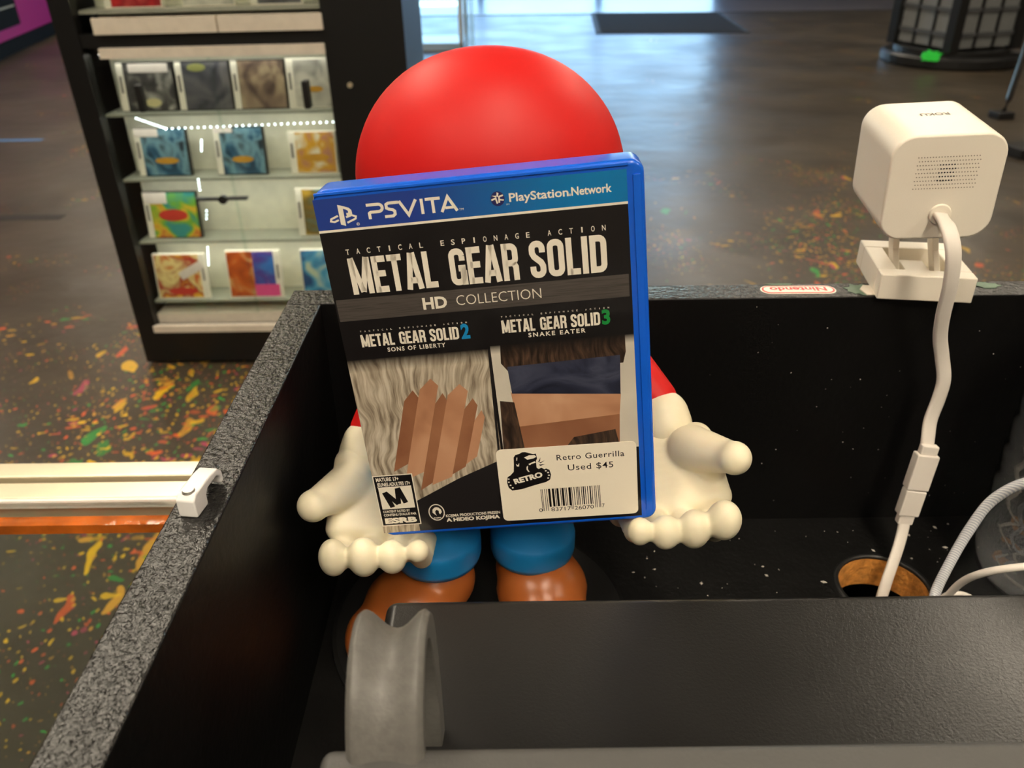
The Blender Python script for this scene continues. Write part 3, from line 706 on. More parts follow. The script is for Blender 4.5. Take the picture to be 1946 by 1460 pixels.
while u < 29.3:
    wb = rb.choice((.25, .25, .45, .8)); 
    if not (20.5 < u < 21.8): p.rect(u, u + wb, -58.3, -50.2)
    u += wb + rb.choice((.28, .35, .6))
sub(p, 'sticker_lettering', INK['black'], st)
p = Print(.52)
p.shape([(4.7, -33.5), (5.8, -33.5), (7.2, -34.1), (8.7, -34.6), (9.7, -34.5), (9.8, -35.7), (9.9, -36.7), (9.4, -37.6), (9.4, -39.4), (9.4, -40.6), (10.1, -41.2), (11.1, -40.7), (12.2, -41.5), (12.8, -41.2), (14.0, -41.9), (14.4, -44.0), (13.9, -46.1), (12.3, -47.1), (8.0, -48.1), (3.0, -49.5), (-0.6, -49.8), (-1.8, -48.4), (-2.2, -46.0), (-1.7, -43.7), (-0.6, -43.1), (0.8, -41.6), (1.2, -38.3), (1.4, -35.5), (2.1, -34.5), (3.6, -34.1)])
p.shape([(10.1, -38.2), (11.2, -36.2), (10.8, -38.0)]); p.shape([(10.5, -38.5), (12.6, -37.7), (11.0, -38.8)]); p.shape([(10.3, -39.3), (12.7, -39.3), (10.8, -39.9)])
sub(p, 'shop_emblem', INK['black'], st)
p = Print(.55)
p.shape([(5.2, -35.8), (7.1, -35.0), (9.2, -35.1), (9.7, -35.9), (8.5, -36.5), (6.3, -36.8)]); p.shape([(5.7, -39.9), (6.4, -39.3), (6.1, -40.8), (6.7, -42.2), (6.1, -42.1), (5.6, -41.0)]); p.shape([(6.5, -38.7), (8.9, -37.7), (9.3, -38.3), (7.6, -38.8), (7.0, -39.3)])
p.stroke([(2.6, -35.6), (2.4, -36.9)], .35); p.shape([(2.0, -38.3), (2.6, -38.9), (3.2, -38.0), (3.0, -39.5), (2.2, -39.4)])
for q in ((-1.4, -44.6), (-1.5, -46.0), (-1.0, -47.4), (-.3, -48.6), (12.6, -42.2), (13.4, -43.0), (13.6, -44.2), (13.2, -45.4)): p.shape(arc(q[0], q[1], .38, .3, 0, 360, 8)[:-1])
p.text('RETRO', .7, -47.0, 11.0, 2.1, .05, 1, 13)
sub(p, 'emblem_detail', INK['white'], st)

# ================================================================== SECURITY CAMERA ON THE BACK WALL OF THE TRAY
sc = thing('security_camera', 'white cube security camera on a square foot standing on the tray wall', 'camera', C(.197, .3745, RZ), (0, 0, R(-9)))
inv = (Matrix.Translation(C(.197, .3745, RZ)) @ Euler((0, 0, R(-9))).to_matrix().to_4x4()).inverted()
vec = Vector((.0534, -.0643, -.1113)); q_ = Matrix.Rotation(vec.length, 4, vec.normalized())
mc = inv @ Matrix.Translation(C(.1863, .3666, -.1028)) @ q_
S1, S2, S3 = .046, .0506, .046
o2 = rrect(S1, S3, .0095, 8); n = len(o2)
b = MB(); b.add([(x, -S2 / 2, z) for x, z in o2] + [(x, S2 / 2, z) for x, z in o2], [(i, (i + 1) % n, n + (i + 1) % n, n + i) for i in range(n)] + [tuple(range(n)), tuple(range(2 * n - 1, n - 1, -1))])
body = b.build('body', MAT['white_plastic'], sc, bevel=.0012, bseg=3); body.matrix_local = mc
b = MB(); bl = MB()
for j in range(9):
    for i in range(22):
        x = -.0120 + i * .024 / 21 + (.00055 if j % 2 else 0); z = .0137 - j * .0135 / 8
        tgt = bl if (8 <= i <= 13 and 2 <= j <= 6) else b
        r_ = .00034 if tgt is bl else .00026
        tgt.cyl((0, 0, 0), r_, .0003, 6, mtx=Matrix.Translation((x, -S2 / 2 - .00015, z)) @ Matrix.Rotation(R(-90), 4, 'X'))
b.build('grille_dimple', mat('grille_shade', srgb(150, 138, 122), .6), body); bl.build('grille_hole', MAT['black_plastic'], body)
vs_, fs = text_mesh('ROKU', .02); x0 = min(p[0] for p in vs_); x1 = max(p[0] for p in vs_)
k = .0122 / (x1 - x0)
b = MB(); b.add([(-(p[0] - (x0 + x1) / 2) * k + .0015, .004 - (p[1] - .35) * .0052, S3 / 2 + .00012) for p in vs_], fs)
b.build('logo_lettering', mat('grey_print', srgb(104, 96, 86), .5), body)
b = MB(); b.cyl((0, 0, 0), .0048, .0014, 24, .0044, mtx=Matrix.Translation((.001, -S2 / 2 + .0004, -.0115)) @ Matrix.Rotation(R(90), 4, 'X')); b.build('cord_socket', MAT['white_plastic'], body, bevel=.0003)
# foot: square plate with a recessed pocket, hinge block and two struts
b = MB(); hw, hd, t_ = .0211, .0235, .0125
pk = (-.0125, .0125, -.0155, .0135)
b.box(-hw, hw, -hd, pk[2], 0, t_); b.box(-hw, hw, pk[3], hd, 0, t_); b.box(-hw, pk[0], pk[2], pk[3], 0, t_); b.box(pk[1], hw, pk[2], pk[3], 0, t_); b.box(pk[0], pk[1], pk[2], pk[3], 0, .003)
b.build('foot_plate', MAT['white_plastic'], sc, bevel=.0007)
MB().box(-.006, .006, -.011, .008, .003, .0085).build('hinge_block', MAT['white_plastic'], sc, bevel=.0008)
cu = mc @ Vector((0, 0, -S3 / 2))
for sx_ in (-1, 1):
    b = MB(); b.sweep([(sx_ * .0095, -.004, .004), (sx_ * .009 - .002, .002, .018), (cu.x + sx_ * .008, cu.y + .002, cu.z + .004)], [(-.0014, -.0045), (.0014, -.0045), (.0014, .0045), (-.0014, .0045)], ref=(0, 1, 0))
    b.build('strut', MAT['white_plastic'], sc, bevel=.0003)
b = MB(); b.sweep([(-.011, -.004, .0035), (-.006, .0, .0035)], circ(.001, 8)); b.build('hinge_pin', MAT['alu'], sc)

# the camera's flat cord with its inline connector
uc = thing('power_cord', 'flat white camera cord with inline connector hanging into the cable hole', 'cable', C(HC.x, HC.y, FZ))
def cw(p): return (p[0] - HC.x, p[1] - HC.y, p[2] - FZ)
sk = Vector((.1863, .3666, -.1028)) + (q_.to_3x3() @ Vector((.001, -S2 / 2 - .001, -.0115)))
up_pts = [sk, (.1848, .331, -.1185), (.1868, .326, -.1275), (.1897, .327, -.142), (.1925, .331, -.158), (.1963, .335, -.1713), (.2010, .337, -.183), (.2048, .337, -.195), (.2050, .337, -.206), (.2035, .336, -.2172), (.2030, .333, -.226), (.2030, .331, -.2325)]
b = MB(); b.sweep([cw(p) for p in spline(up_pts, 8)], flatprof(.0068, .0026), ref=(0, -1, .15)); b.build('cord', MAT['white_cord'], uc, smooth=True)
dn = [(.1985, .3255, -.2690), (.1975, .3225, -.2765), (.1945, .3175, -.285), (.1895, .3105, -.2965), (.1865, .306, -.312), (.186, .304, -.34)]
b = MB(); b.sweep([cw(p) for p in spline(dn, 8)], flatprof(.0060, .0026), ref=(0, -1, .15)); b.build('cord', MAT['white_cord'], uc, smooth=True)
def seg(name, a, c_, w_, h_, bev=.0007):
    b = MB(); b.sweep([cw(a), cw(c_)], [(-w_ / 2, -h_ / 2), (w_ / 2, -h_ / 2), (w_ / 2, h_ / 2), (-w_ / 2, h_ / 2)], ref=(0, -1, .15)); return b.build(name, MAT['white_cord'], uc, bevel=bev)
A0, A1 = Vector((.2034, .3305, -.2300)), Vector((.1985, .3255, -.2700))
seg('connector_socket', A0.lerp(A1, .08), A0.lerp(A1, .56), .0110, .0060); seg('connector_plug', A0.lerp(A1, .57), A0.lerp(A1, .93), .0104, .0056); seg('strain_relief', A0.lerp(A1, -.04), A0.lerp(A1, .09), .0084, .0042); seg('strain_relief', A0.lerp(A1, .92), A0.lerp(A1, 1.06), .0078, .0042)

# ================================================================== CLIP, STICKERS ON THE TRAY WALLS
cc = thing('cable_clip', 'small white nail-in cable clip on the left tray wall', 'cable clip', C(-.0988, .2085, RZ), (0, 0, R(-8)))
b = MB()
out = [(-.0095, 0), (-.0095, .0062), (-.0075, .0078), (.0025, .0078), (.0068, .0072), (.0092, .0048), (.0092, .0008), (.0074, .0008), (.0074, .0036), (.0055, .0050), (-.0005, .0050), (-.0020, .0036), (-.0022, 0)]
n = len(out); wv = .0031
b.add([(-wv, y, z) for y, z in out] + [(wv, y, z) for y, z in out], [(i, (i + 1) % n, n + (i + 1) % n, n + i) for i in range(n)] + [tuple(range(n)), tuple(range(2 * n - 1, n - 1, -1))])
b.build('clip_body', mat('clip_white', srgb(238, 236, 234), .35, var=.02), cc, bevel=.0006)
MB().cyl((0, -.0062, .0076), .0021, .0008, 20, .0017).build('nail_head', mat('steel', srgb(190, 188, 180), .35, metal=.8), cc)
def up_shape(pts, z): return [(x, y, z) for x, y in pts]
ns = thing('oval_sticker', 'red and white oval brand sticker upside down on the tray wall top', 'sticker', C(.1392, .3664, RZ), (0, 0, R(180 - 1)))
sw, sh = .0362, .0094
def disc(name, pts, z0, z1, m, par):
    n = len(pts); b = MB(); b.add([(x, y, z0) for x, y in pts] + [(x, y, z1) for x, y in pts], [(i, (i + 1) % n, n + (i + 1) % n, n + i) for i in range(n)] + [tuple(range(n)), tuple(range(2 * n - 1, n - 1, -1))]); return b.build(name, m, par)
disc('backing', rrect(sw, sh, sh / 2 - .0001, 8), 0, .0002, INK['white'], ns); disc('ring', rrect(sw - .0012, sh - .0012, sh / 2 - .0007, 8), .0002, .0003, INK['red'], ns); disc('field', rrect(sw - .0030, sh - .0030, sh / 2 - .0016, 8), .0003, .0004, INK['white'], ns)
vs_, fs = text_mesh('Nintendo', .03); x0 = min(p[0] for p in vs_); x1 = max(p[0] for p in vs_)
b = MB(); b.add([((p[0] - (x0 + x1) / 2) * .0272 / (x1 - x0), (p[1] - .35) * .0062, .0005) for p in vs_], fs); b.build('lettering', INK['red'], ns)
def scrap(name, cx, cy, rx, ry, m, label, cat, seed, h=.0002, grp=None):
    rr = random.Random(seed); pts = []
    for i in range(22):
        a = 2 * math.pi * i / 22; k = rr.uniform(.65, 1.1); pts.append((rx * k * math.cos(a), ry * k * math.sin(a)))
    o = disc(name, pts, 0, h, m, None); o.location = C(cx, cy, RZ + .00005); return tag(o, label, cat, grp)
MAT['mint'] = mat('chipped_green_paint', srgb(104, 128, 108), .5, var=.12, vscale=300)
scrap('paint_patch', .1690, .3660, .0068, .0072, MAT['mint'], 'chipped grey-green paint patch left of the camera foot', 'paint patch', 3)
scrap('paint_patch', .2320, .3690, .0075, .0036, MAT['mint'], 'chipped grey-green paint patch right of the camera foot', 'paint patch', 4)
scrap('paint_patch', .1320, .3733, .0070, .0010, MAT['mint'], 'thin grey-green paint chip above the oval sticker', 'paint patch', 5)
tp = disc('tape_piece', [(-.006, -.0055), (.012, -.0065), (.013, .004), (-.004, .0055), (-.007, .001)], 0, .0005, MAT['off_white'], None); tp.location = C(.1755, .3640, RZ + .0003); tag(tp, 'crumpled white tape scrap tucked under the camera foot', 'tape')

# ================================================================== BLACK DEVICE IN THE FOREGROUND
DZ, EZ = -.200, -.160
dv = thing('counter_device', 'black grained plastic machine with arched grey handle in the foreground', 'machine', C(-.043, .02, FZ))
def dr(x, y, z): return (x + .043, y - .02, z - FZ)
p0 = dr(-.0432, .10, FZ); p1 = dr(.33, .2035, DZ)
MB().box(p0[0], p1[0], p0[1], p1[1], p0[2], p1[2]).build('rear_deck', MAT['device_deck'], dv, bevel=.004, bseg=4)
p0 = dr(-.0432, .02, FZ); p1 = dr(.33, .1178, EZ)
MB().box(p0[0], p1[0], p0[1], p1[1], p0[2], p1[2]).build('front_housing', MAT['device_front'], dv, bevel=.003, bseg=4)
path = [(.108, -.185), (.114, -.168), (.1195, -.155), (.126, -.1475), (.134, -.1445), (.1415, -.1475), (.1465, -.156), (.149, -.172), (.150, -.185), (.150, -.2005)]
sp = [Vector((0, y, z)) for y, z in path]; sp = spline(sp, 8)
b = MB(); V_ = []; ww = .0086; NP = 13
for i, p in enumerate(sp):
    t_ = (sp[min(i + 1, len(sp) - 1)] - sp[max(i - 1, 0)]).normalized(); up = Vector((0, -t_.z, t_.y)); 
    if up.dot(p - Vector((0, .132, -.18))) < 0: up = -up
    f_ = i / (len(sp) - 1); dish = .0055 * math.exp(-((f_ - .5) / .2) ** 2) + .0008
    row = []
    for j in range(NP):
        s_ = -1 + 2 * j / (NP - 1); hgt = .0042 - dish * math.cos(s_ * math.pi / 2) ** 2 - .0018 * max(0, abs(s_) - .8) / .2
        row.append(p + Vector((s_ * ww, 0, 0)) + up * hgt)
    row += [p + Vector((ww * .96, 0, 0)) - up * .0035, p + Vector((-ww * .96, 0, 0)) - up * .0035]
    V_ += row
NR = NP + 2
b.add([dr(v.x - .0288, v.y, v.z) for v in V_], [(j * NR + i, j * NR + (i + 1) % NR, (j + 1) * NR + (i + 1) % NR, (j + 1) * NR + i) for j in range(len(sp) - 1) for i in range(NR)] + [tuple(range(NR)), tuple(range((len(sp) - 1) * NR, len(sp) * NR))])
b.build('handle', MAT['handle_grey'], dv, smooth=False, bevel=.0004)

# ================================================================== BOTTLE AND LOOSE CABLES AT THE RIGHT
BX, BY = .2665, .3085
wb = thing('water_bottle', 'clear plastic water bottle standing at the right of the tray', 'bottle', C(BX, BY, FZ))
m, t, bs = new_mat('bottle_water'); bs.inputs['Transmission Weight'].default_value = 1; bs.inputs['Roughness'].default_value = .02; bs.inputs['IOR'].default_value = 1.33
nn = t.nodes.new('ShaderNodeTexNoise'); nn.inputs['Scale'].default_value = 60; bp = t.nodes.new('ShaderNodeBump'); bp.inputs['Distance'].default_value = .004; bp.inputs['Strength'].default_value = 1
t.links.new(nn.outputs['Fac'], bp.inputs['Height']); t.links.new(bp.outputs[0], bs.inputs['Normal']); bs.inputs['Base Color'].default_value = (.97, .985, 1, 1)
MAT['pet'] = glass_mat('clear_pet', (.97, .98, .99), .05, 1.6, 2.2)
prof = [(.0005, .006), (.010, .005), (.020, .0005), (.027, .0005), (.0315, .004), (.0345, .014)]
z = .018
while z < .12:
    prof += [(.0348, z), (.0350, z + .004), (.0335, z + .008), (.0350, z + .012)]; z += .016
prof += [(.035, .135), (.033, .15), (.025, .17), (.014, .182), (.0125, .186), (.0125, .196)]
MB().lathe(prof, n=40).build('bottle_body', MAT['pet'], wb, smooth=True)
MB().lathe([(.0005, .0065), (.010, .0055)] + [(r_ - .0007, z_ + .0006) for r_, z_ in prof[2:-6]] + [(.0005, prof[-7][1] + .0006)], n=40).build('water', m, wb, smooth=True)
MB().cyl((0, 0, .188), .0145, .014, 28).build('cap', INK['white'], wb, bevel=.001)
def cable(name, pts, r, m, label, smooth=True):
    o0 = pts[0]; b = MB(); b.sweep([(p[0] - o0[0], p[1] - o0[1], p[2] - o0[2]) for p in spline(pts, 10)], circ(r, 10)); o = b.build(name, m, None, smooth=True); o.location = C(*o0); return tag(o, label, 'cable')
m, t, bs = new_mat('braided_sleeve'); tc = t.nodes.new('ShaderNodeTexCoord'); wv_ = t.nodes.new('ShaderNodeTexWave'); wv_.inputs['Scale'].default_value = 380; wv_.wave_type = 'BANDS'; wv_.bands_direction = 'DIAGONAL'
t.links.new(tc.outputs['Object'], wv_.inputs['Vector']); cr = t.nodes.new('ShaderNodeValToRGB'); cr.color_ramp.elements[0].color = (*srgb(176, 182, 196), 1); cr.color_ramp.elements[1].color = (*srgb(240, 240, 240), 1)
t.links.new(wv_.outputs['Fac'], cr.inputs[0]); t.links.new(cr.outputs[0], bs.inputs['Base Color']); bs.inputs['Roughness'].default_value = .5
cable('braided_cable', [(.1985, .278, FZ + .0025), (.2010, .286, -.2915), (.2038, .2925, -.2890), (.2086, .297, -.2772), (.2149, .300, -.2569), (.2210, .299, -.2370), (.2300, .290, -.2200), (.2460, .270, -.2050)], .0024, m, 'silver-white braided cable curving up beside the bottle')
cable('thin_white_cable', [(.2000, .283, FZ + .0018), (.2036, .2855, -.2890), (.2050, .280, -.2710), (.2080, .272, -.2570), (.2200, .266, -.2480), (.2500, .262, -.2420)], .0017, MAT['white_cord'], 'thin white cable crossing in front of the bottle')
cable('short_white_cable', [(.2020, .281, FZ + .002), (.2062, .2905, FZ + .002), (.2130, .2955, FZ + .002), (.2200, .2952, FZ + .002), (.2260, .288, FZ + .002), (.2330, .279, FZ + .002)], .0018, MAT['white_cord'], 'white cable lying on the tray floor at the foot of the bottle')

# ================================================================== DISPLAY CABINET WITH GAMES (left background)
cx, cy, cyaw, crol = -1.01, 2.008, R(-1.5), R(-.75)
CM = Matrix.Translation((cx, cy, 0)) @ Matrix.Rotation(cyaw, 4, 'Z') @ Matrix.Rotation(crol, 4, 'Y')
cab = thing('display_cabinet', 'tall black display cabinet with glass doors and shelves of games', 'cabinet', (cx, cy, 0), (0, crol, cyaw))
def cbx(name, x0, x1, y0, y1, z0, z1, m, par=cab, bevel=0): return MB().box(x0, x1, y0, y1, z0, z1).build(name, m, par, bevel=bevel)
CWD, CH, CD = .79, 1.95, .32
cbx('plinth', .0, CWD, .0, CD, .008, .098, MAT['black_wood'])
cbx('frame_stile', 0, .05, 0, .03, .098, CH, MAT['black_wood']); cbx('frame_stile', .607, CWD, 0, .03, .098, CH, MAT['black_wood'])
cbx('side_panel', 0, .02, .03, CD, .098, CH, MAT['black_wood']); cbx('side_panel', CWD - .02, CWD, .03, CD, .098, CH, MAT['black_wood'])
cbx('top_panel', 0, CWD, 0, CD, CH, CH + .03, MAT['black_wood'])
cbx('back_board', .05, .607, .118, .130, .098, CH, MAT['backing']); cbx('rear_panel', .02, CWD - .02, CD - .02, CD - .005, .098, CH, MAT['black_wood']); cbx('partition', .607, .62, .03, CD - .02, .098, CH, MAT['black_wood'])
cbx('trim_board', .045, .608, -.006, .008, .099, .118, MAT['off_white']); cbx('sill_board', .05, .606, .026, .10, .112, .142, MAT['off_white'])
cbx('trim_board', .092, .608, -.008, .004, .795, .817, MAT['off_white'])
o = cbx('trim_board', .092, .372, -.008, .004, .846, .880, MAT['off_white']); cbx('trim_board', .376, .61, -.008, .004, .846, .880, MAT['off_white'])
cbx('rail', .05, .607, .004, .03, .817, .846, MAT['black_wood']); cbx('rail', .05, .607, .004, .03, .098, .112, MAT['black_wood'])
cbx('rail', .05, .607, .03, .118, .80, .84, MAT['black_wood'])
MAT['shelf_glass'] = mat('frosted_shelf_edge', srgb(168, 170, 156), .3)
for z in (.665, .507, .344, .178): cbx('shelf', .05, .607, .03, .118, z - .006, z, MAT['shelf_glass'])
cbx('shelf', .05, .607, .03, .118, .886, .894, MAT['shelf_glass'])
cbx('glass_door', .05, .335, .014, .018, .145, .795, MAT['glass']); cbx('glass_door', .325, .607, .020, .024, .145, .795, MAT['glass'])
cbx('glass_door', .05, .607, .014, .018, .90, CH, MAT['glass'])
cbx('door_pull', .152, .166, -.010, .014, .676, .737, MAT['black_plastic'], bevel=.003); cbx('door_pull', .543, .557, -.010, .020, .676, .738, MAT['black_plastic'], bevel=.003)
b = MB(); b.box(.236, .30, -.004, .012, .4595, .4655); b.box(.315, .365, -.004, .012, .4600, .4660); b.cyl((0, 0, 0), .011, .014, 16, mtx=Matrix.Translation((.304, .010, .461)) @ Matrix.Rotation(R(90), 4, 'X'))
b.build('door_lock', mat('dark_steel', srgb(60, 60, 62), .3, metal=.7), cab)
MB().cyl((0, 0, 0), .006, .006, 16, mtx=Matrix.Translation((.655, 0, .726)) @ Matrix.Rotation(R(90), 4, 'X')).build('screw_head', MAT['alu'], cab)
# glowing beads stand in for LED reflections in the door glass
MAT['led'] = mat('led_reflection', (.9, .95, 1), .3, emit=(.82, .95, 1.0), estr=9)
MAT['fill_diff'] = mat('fill_diffuser', (.9, .9, .9), .4, emit=(1, .97, .86), estr=13)
lt = thing('added_glow', 'glowing beads standing in for LED reflections in the cabinet door glass', 'led reflection', tuple(CM @ Vector((.06, .03, .657))), (0, crol, cyaw))
b = MB(); cordb = MB()
for a, c_, nbd in (((.1229, .6552), (.1892, .6293), 11), ((.1892, .6293), (.597, .6370), 27), ((.2697, .6003), (.2642, .5751), 5), ((.241, .5045), (.2391, .478), 4), ((.2448, .4239), (.2404, .4034), 3), ((.2266, .3262), (.2192, .2784), 7)):
    for i in range(nbd):
        f_ = i / (nbd - 1); x = a[0] + (c_[0] - a[0]) * f_; z = a[1] + (c_[1] - a[1]) * f_
        b.cyl((0, 0, 0), .0016, .002, 8, .0012, mtx=Matrix.Translation((x - .06, .0, z - .657)) @ Matrix.Rotation(R(90), 4, 'X'))
b.build('bead', MAT['led'], lt)['kind'] = 'stuff'
for nm, z in (('upper', .80), ('second', .659), ('third', .501), ('fourth', .338)):  # unseen strips added under the shelves to brighten the cabinet interior
    lv = thing('added_glow', 'added white fill light hidden under the front of the %s cabinet shelf' % nm, 'led reflection', tuple(CM @ Vector((.06, .044, z))), (0, crol, cyaw))
    MB().box(0, .535, 0, .012, -.0012, 0).build('channel', MAT['white_plastic'], lv); MB().box(.003, .532, .001, .011, -.0024, -.0012).build('diffuser', MAT['fill_diff'], lv)
# games on the shelves
ABS = dict(
    ink=((srgb(30, 30, 34)), srgb(74, 72, 72), srgb(190, 186, 178)), slate=(srgb(46, 46, 50), srgb(84, 84, 92), srgb(112, 108, 110)), dusk=(srgb(70, 56, 54), srgb(128, 106, 92), srgb(186, 164, 134)),
    snow=(srgb(70, 70, 70), srgb(196, 190, 178), srgb(222, 216, 202)), sea=(srgb(22, 40, 56), srgb(54, 96, 124), srgb(120, 160, 176), srgb(40, 50, 60)), gold=(srgb(230, 220, 196), srgb(214, 158, 40), srgb(190, 130, 110), srgb(230, 210, 150)),
    leaf=(srgb(60, 150, 150), srgb(120, 180, 60), srgb(230, 190, 60), srgb(206, 96, 60)), honey=(srgb(200, 160, 60), srgb(120, 100, 50), srgb(90, 140, 140)), fire=(srgb(206, 92, 30), srgb(240, 220, 150), srgb(170, 30, 40), srgb(240, 190, 60)),
    flare=(srgb(226, 190, 130), srgb(206, 96, 36), srgb(150, 60, 30)), violet=(srgb(60, 120, 200), srgb(84, 60, 150), srgb(150, 130, 190)), aqua=(srgb(30, 70, 120), srgb(70, 150, 190), srgb(190, 200, 170)), red=(srgb(200, 40, 44), srgb(150, 24, 34), srgb(220, 90, 80)))
ABM = {k: blotch_mat('cover_' + k, v, 17, .3, (1, 1, 1), 1.2, 1.5) for k, v in ABS.items()}
def game(x, y, z, wd, ht, art, label, grp, shell='black', spine='left', banner=None, sticker=None, second=None, tilt=-8):
    p = CM @ Vector((x, y, z + .0008))
    g = thing('game_case', label, 'game case', tuple(p), (R(tilt), crol, cyaw), grp)
    MB().box(0, wd, .0005, .0145, 0, ht).build('shell', MAT['black_plastic'] if shell == 'black' else INK['white'], g, bevel=.001)
    s0, s1 = (.017, wd - .004) if spine == 'left' else (.004, wd - .017)
    if spine is None: s0, s1 = .003, wd - .003
    if second:
        mid = (s0 + s1) / 2 + .006
        MB().box(s0, mid, 0, .0006, .003, ht - .003).build('cover_art', ABM[art], g); MB().box(mid, s1, 0, .0006, .003, ht - .003).build('cover_art', ABM[second], g)
    else: MB().box(s0, s1, 0, .0006, .003, ht - .003).build('cover_art', ABM[art], g)
    if spine == 'left':
        MB().box(.001, .016, -.0003, .0005, .002, ht - .002).build('spine_strip', INK['white'], g)
        MB().box(.005, .011, -.0006, -.0002, ht * .38, ht * .72).build('spine_print', INK['grey'], g)
    elif spine == 'right':
        MB().box(wd - .016, wd - .001, -.0003, .0005, .002, ht - .002).build('spine_strip', INK['white'], g)
        MB().box(wd - .011, wd - .006, -.0006, -.0002, ht * .4, ht * .7).build('spine_print', INK['grey'], g)
    if banner:
        u0, u1, v0, v1, k = banner
        pts = arc((u0 + u1) / 2, (v0 + v1) / 2, (u1 - u0) / 2, (v1 - v0) / 2, 0, 360, 20)[:-1]
        b = MB(); b.poly([(a, -.0004, c_) for a, c_ in pts]); b.build('cover_banner', INKS[k], g)
    if sticker:
        u0, u1, v0, v1, k, ang = sticker
        ca, sa = math.cos(R(ang)), math.sin(R(ang)); mu, mv = (u0 + u1) / 2, (v0 + v1) / 2
        q = [((a - mu) * ca - (c_ - mv) * sa + mu, (a - mu) * sa + (c_ - mv) * ca + mv) for a, c_ in ((u0, v0), (u1, v0), (u1, v1), (u0, v1))]
        b = MB(); b.add([(a, -.0006, c_) for a, c_ in q] + [(a, -.0012, c_) for a, c_ in q], [(0, 1, 2, 3), (4, 7, 6, 5), (0, 4, 5, 1), (1, 5, 6, 2), (2, 6, 7, 3), (3, 7, 4, 0)]); stk = b.build('price_sticker', INKS[k], g)
    return g
INKS = dict(amber=mat('ink_amber', srgb(206, 150, 50), .4), paper=mat('ink_paper', srgb(226, 214, 206), .5), pink=INK['pink'], silver=mat('ink_silver', srgb(150, 170, 200), .4), redb=mat('ink_redb', srgb(204, 60, 50), .4), olive=mat('ink_olive', srgb(150, 150, 90), .4), cream=mat('ink_cream2', srgb(226, 214, 160), .4))
GY = .052
G1, G2, G3, G4 = 'games on the upper cabinet shelf', 'games on the second cabinet shelf', 'games on the third cabinet shelf', 'games on the bottom cabinet shelf'
game(.085, GY, .665, .136, .112, 'ink', 'black and white game case behind the left door pull, upper shelf', G1, banner=(.058, .098, .010, .030, 'cream'), sticker=(.03, .125, .088, .108, 'paper', 0))
game(.226, GY, .665, .132, .112, 'slate', 'dark grey game case second from left on the upper shelf', G1, banner=(.03, .075, .088, .106, 'olive'))
game(.360, GY, .665, .130, .112, 'dusk', 'brown and tan game case third from left on the upper shelf', G1)
game(.492, GY, .665, .110, .112, 'snow', 'pale game case behind the right door pull, upper shelf', G1, shell='white', banner=(.045, .085, .036, .05, 'amber'))
game(.087, GY, .507, .132, .116, 'sea', 'blue game case with white sticker at the left of the second shelf', G2, banner=(.045, .105, .030, .046, 'amber'), sticker=(.004, .062, .096, .115, 'paper', 0))
game(.285, GY, .507, .126, .116, 'sea', 'blue game case in the middle of the second shelf', G2, banner=(.04, .095, .030, .046, 'amber'), sticker=(.004, .05, .102, .115, 'paper', 0))
game(.471, GY, .507, .118, .102, 'gold', 'white and golden game case at the right of the second shelf', G2, shell='white', banner=(.03, .10, .030, .048, 'amber'))
game(.070, GY, .344, .140, .120, 'leaf', 'green and orange game case at the left of the third shelf', G3, banner=(.035, .11, .045, .075, 'redb'), sticker=(.003, .062, .090, .118, 'paper', 0))
game(.466, GY, .344, .13, .122, 'honey', 'yellow game case at the right of the third shelf', G3, shell='white')
game(.060, GY - .012, .178, .140, .122, 'fire', 'orange and yellow game case at the left of the bottom shelf', G4, shell='white', spine='right', banner=(.03, .11, .010, .030, 'redb'), sticker=(.065, .135, .066, .088, 'paper', 28))
game(.255, GY - .012, .178, .146, .128, 'flare', 'orange and purple game case with pink sticker on the bottom shelf', G4, shell='white', spine='right', second='violet', sticker=(.072, .138, .004, .036, 'pink', 0))
game(.455, GY - .012, .178, .14, .128, 'aqua', 'blue and green game case at the right of the bottom shelf', G4, shell='white', spine=None)
GT = 'games on the top cabinet shelf'
game(.105, .045, .894, .135, .115, 'red', 'red game case cut off by the top of the photo', GT, shell='white', spine='left')
game(.285, .045, .894, .12, .115, 'snow', 'white game case on the top shelf right of the red one', GT, shell='white', spine=None)
game(.44, .045, .894, .12, .115, 'slate', 'grey game case at the right of the top shelf', GT, shell='white', spine='left')

# ================================================================== BACKGROUND OF THE SHOP
# magenta unit, far left
d0 = Vector((-4.36, 7.516)); d1 = Vector((-4.78, 9.52)); dd = (d1 - d0); yw = math.atan2(dd.y, dd.x)
mg = thing('magenta_unit', 'magenta shop fixture with black inset panels on a black plinth', 'shop fixture', (d0.x, d0.y, 0), (0, 0, yw))
Lg = 2.15
MAT['magenta'] = mat('magenta_laminate', srgb(190, 24, 130), .35)
MAT['matt_black'] = mat('matt_black', (.006, .006, .006), .8, spec=.15)
MB().box(-1.6, Lg, .03, .8, 0, .13).build('plinth', MAT['matt_black'], mg)
MB().box(-1.6, Lg, 0, .8, .13, .95).build('body', MAT['magenta'], mg, bevel=.006)
for x0, x1 in ((-1.5, .80),):
    MB().box(x0, x1, -.012, 0, .22, .56).build('inset_panel', MAT['matt_black'], mg, bevel=.01); MB().box(x0, x1 - .06, -.016, -.010, .375, .388).build('inset_trim', MAT['alu'], mg); MB().box(x0, x1, -.016, 0, .57, .60).build('inset_trim', MAT['alu'], mg)
# floor tape
tp = MB().box(-.55, .30, -.022, .022, 0, .001).build('floor_tape', mat('blue_tape', srgb(70, 130, 190), .4), loc=(-2.9, 4.66, .0005)); tag(tp, 'strip of blue tape on the shop floor', 'tape')
tp = MB().box(-.35, .30, -.03, .03, 0, .001).build('floor_tape', mat('black_tape', (.01, .01, .01), .5), loc=(-2.15, 3.3, .0005)); tag(tp, 'short dark tape strip on the floor left of the cabinet', 'tape')
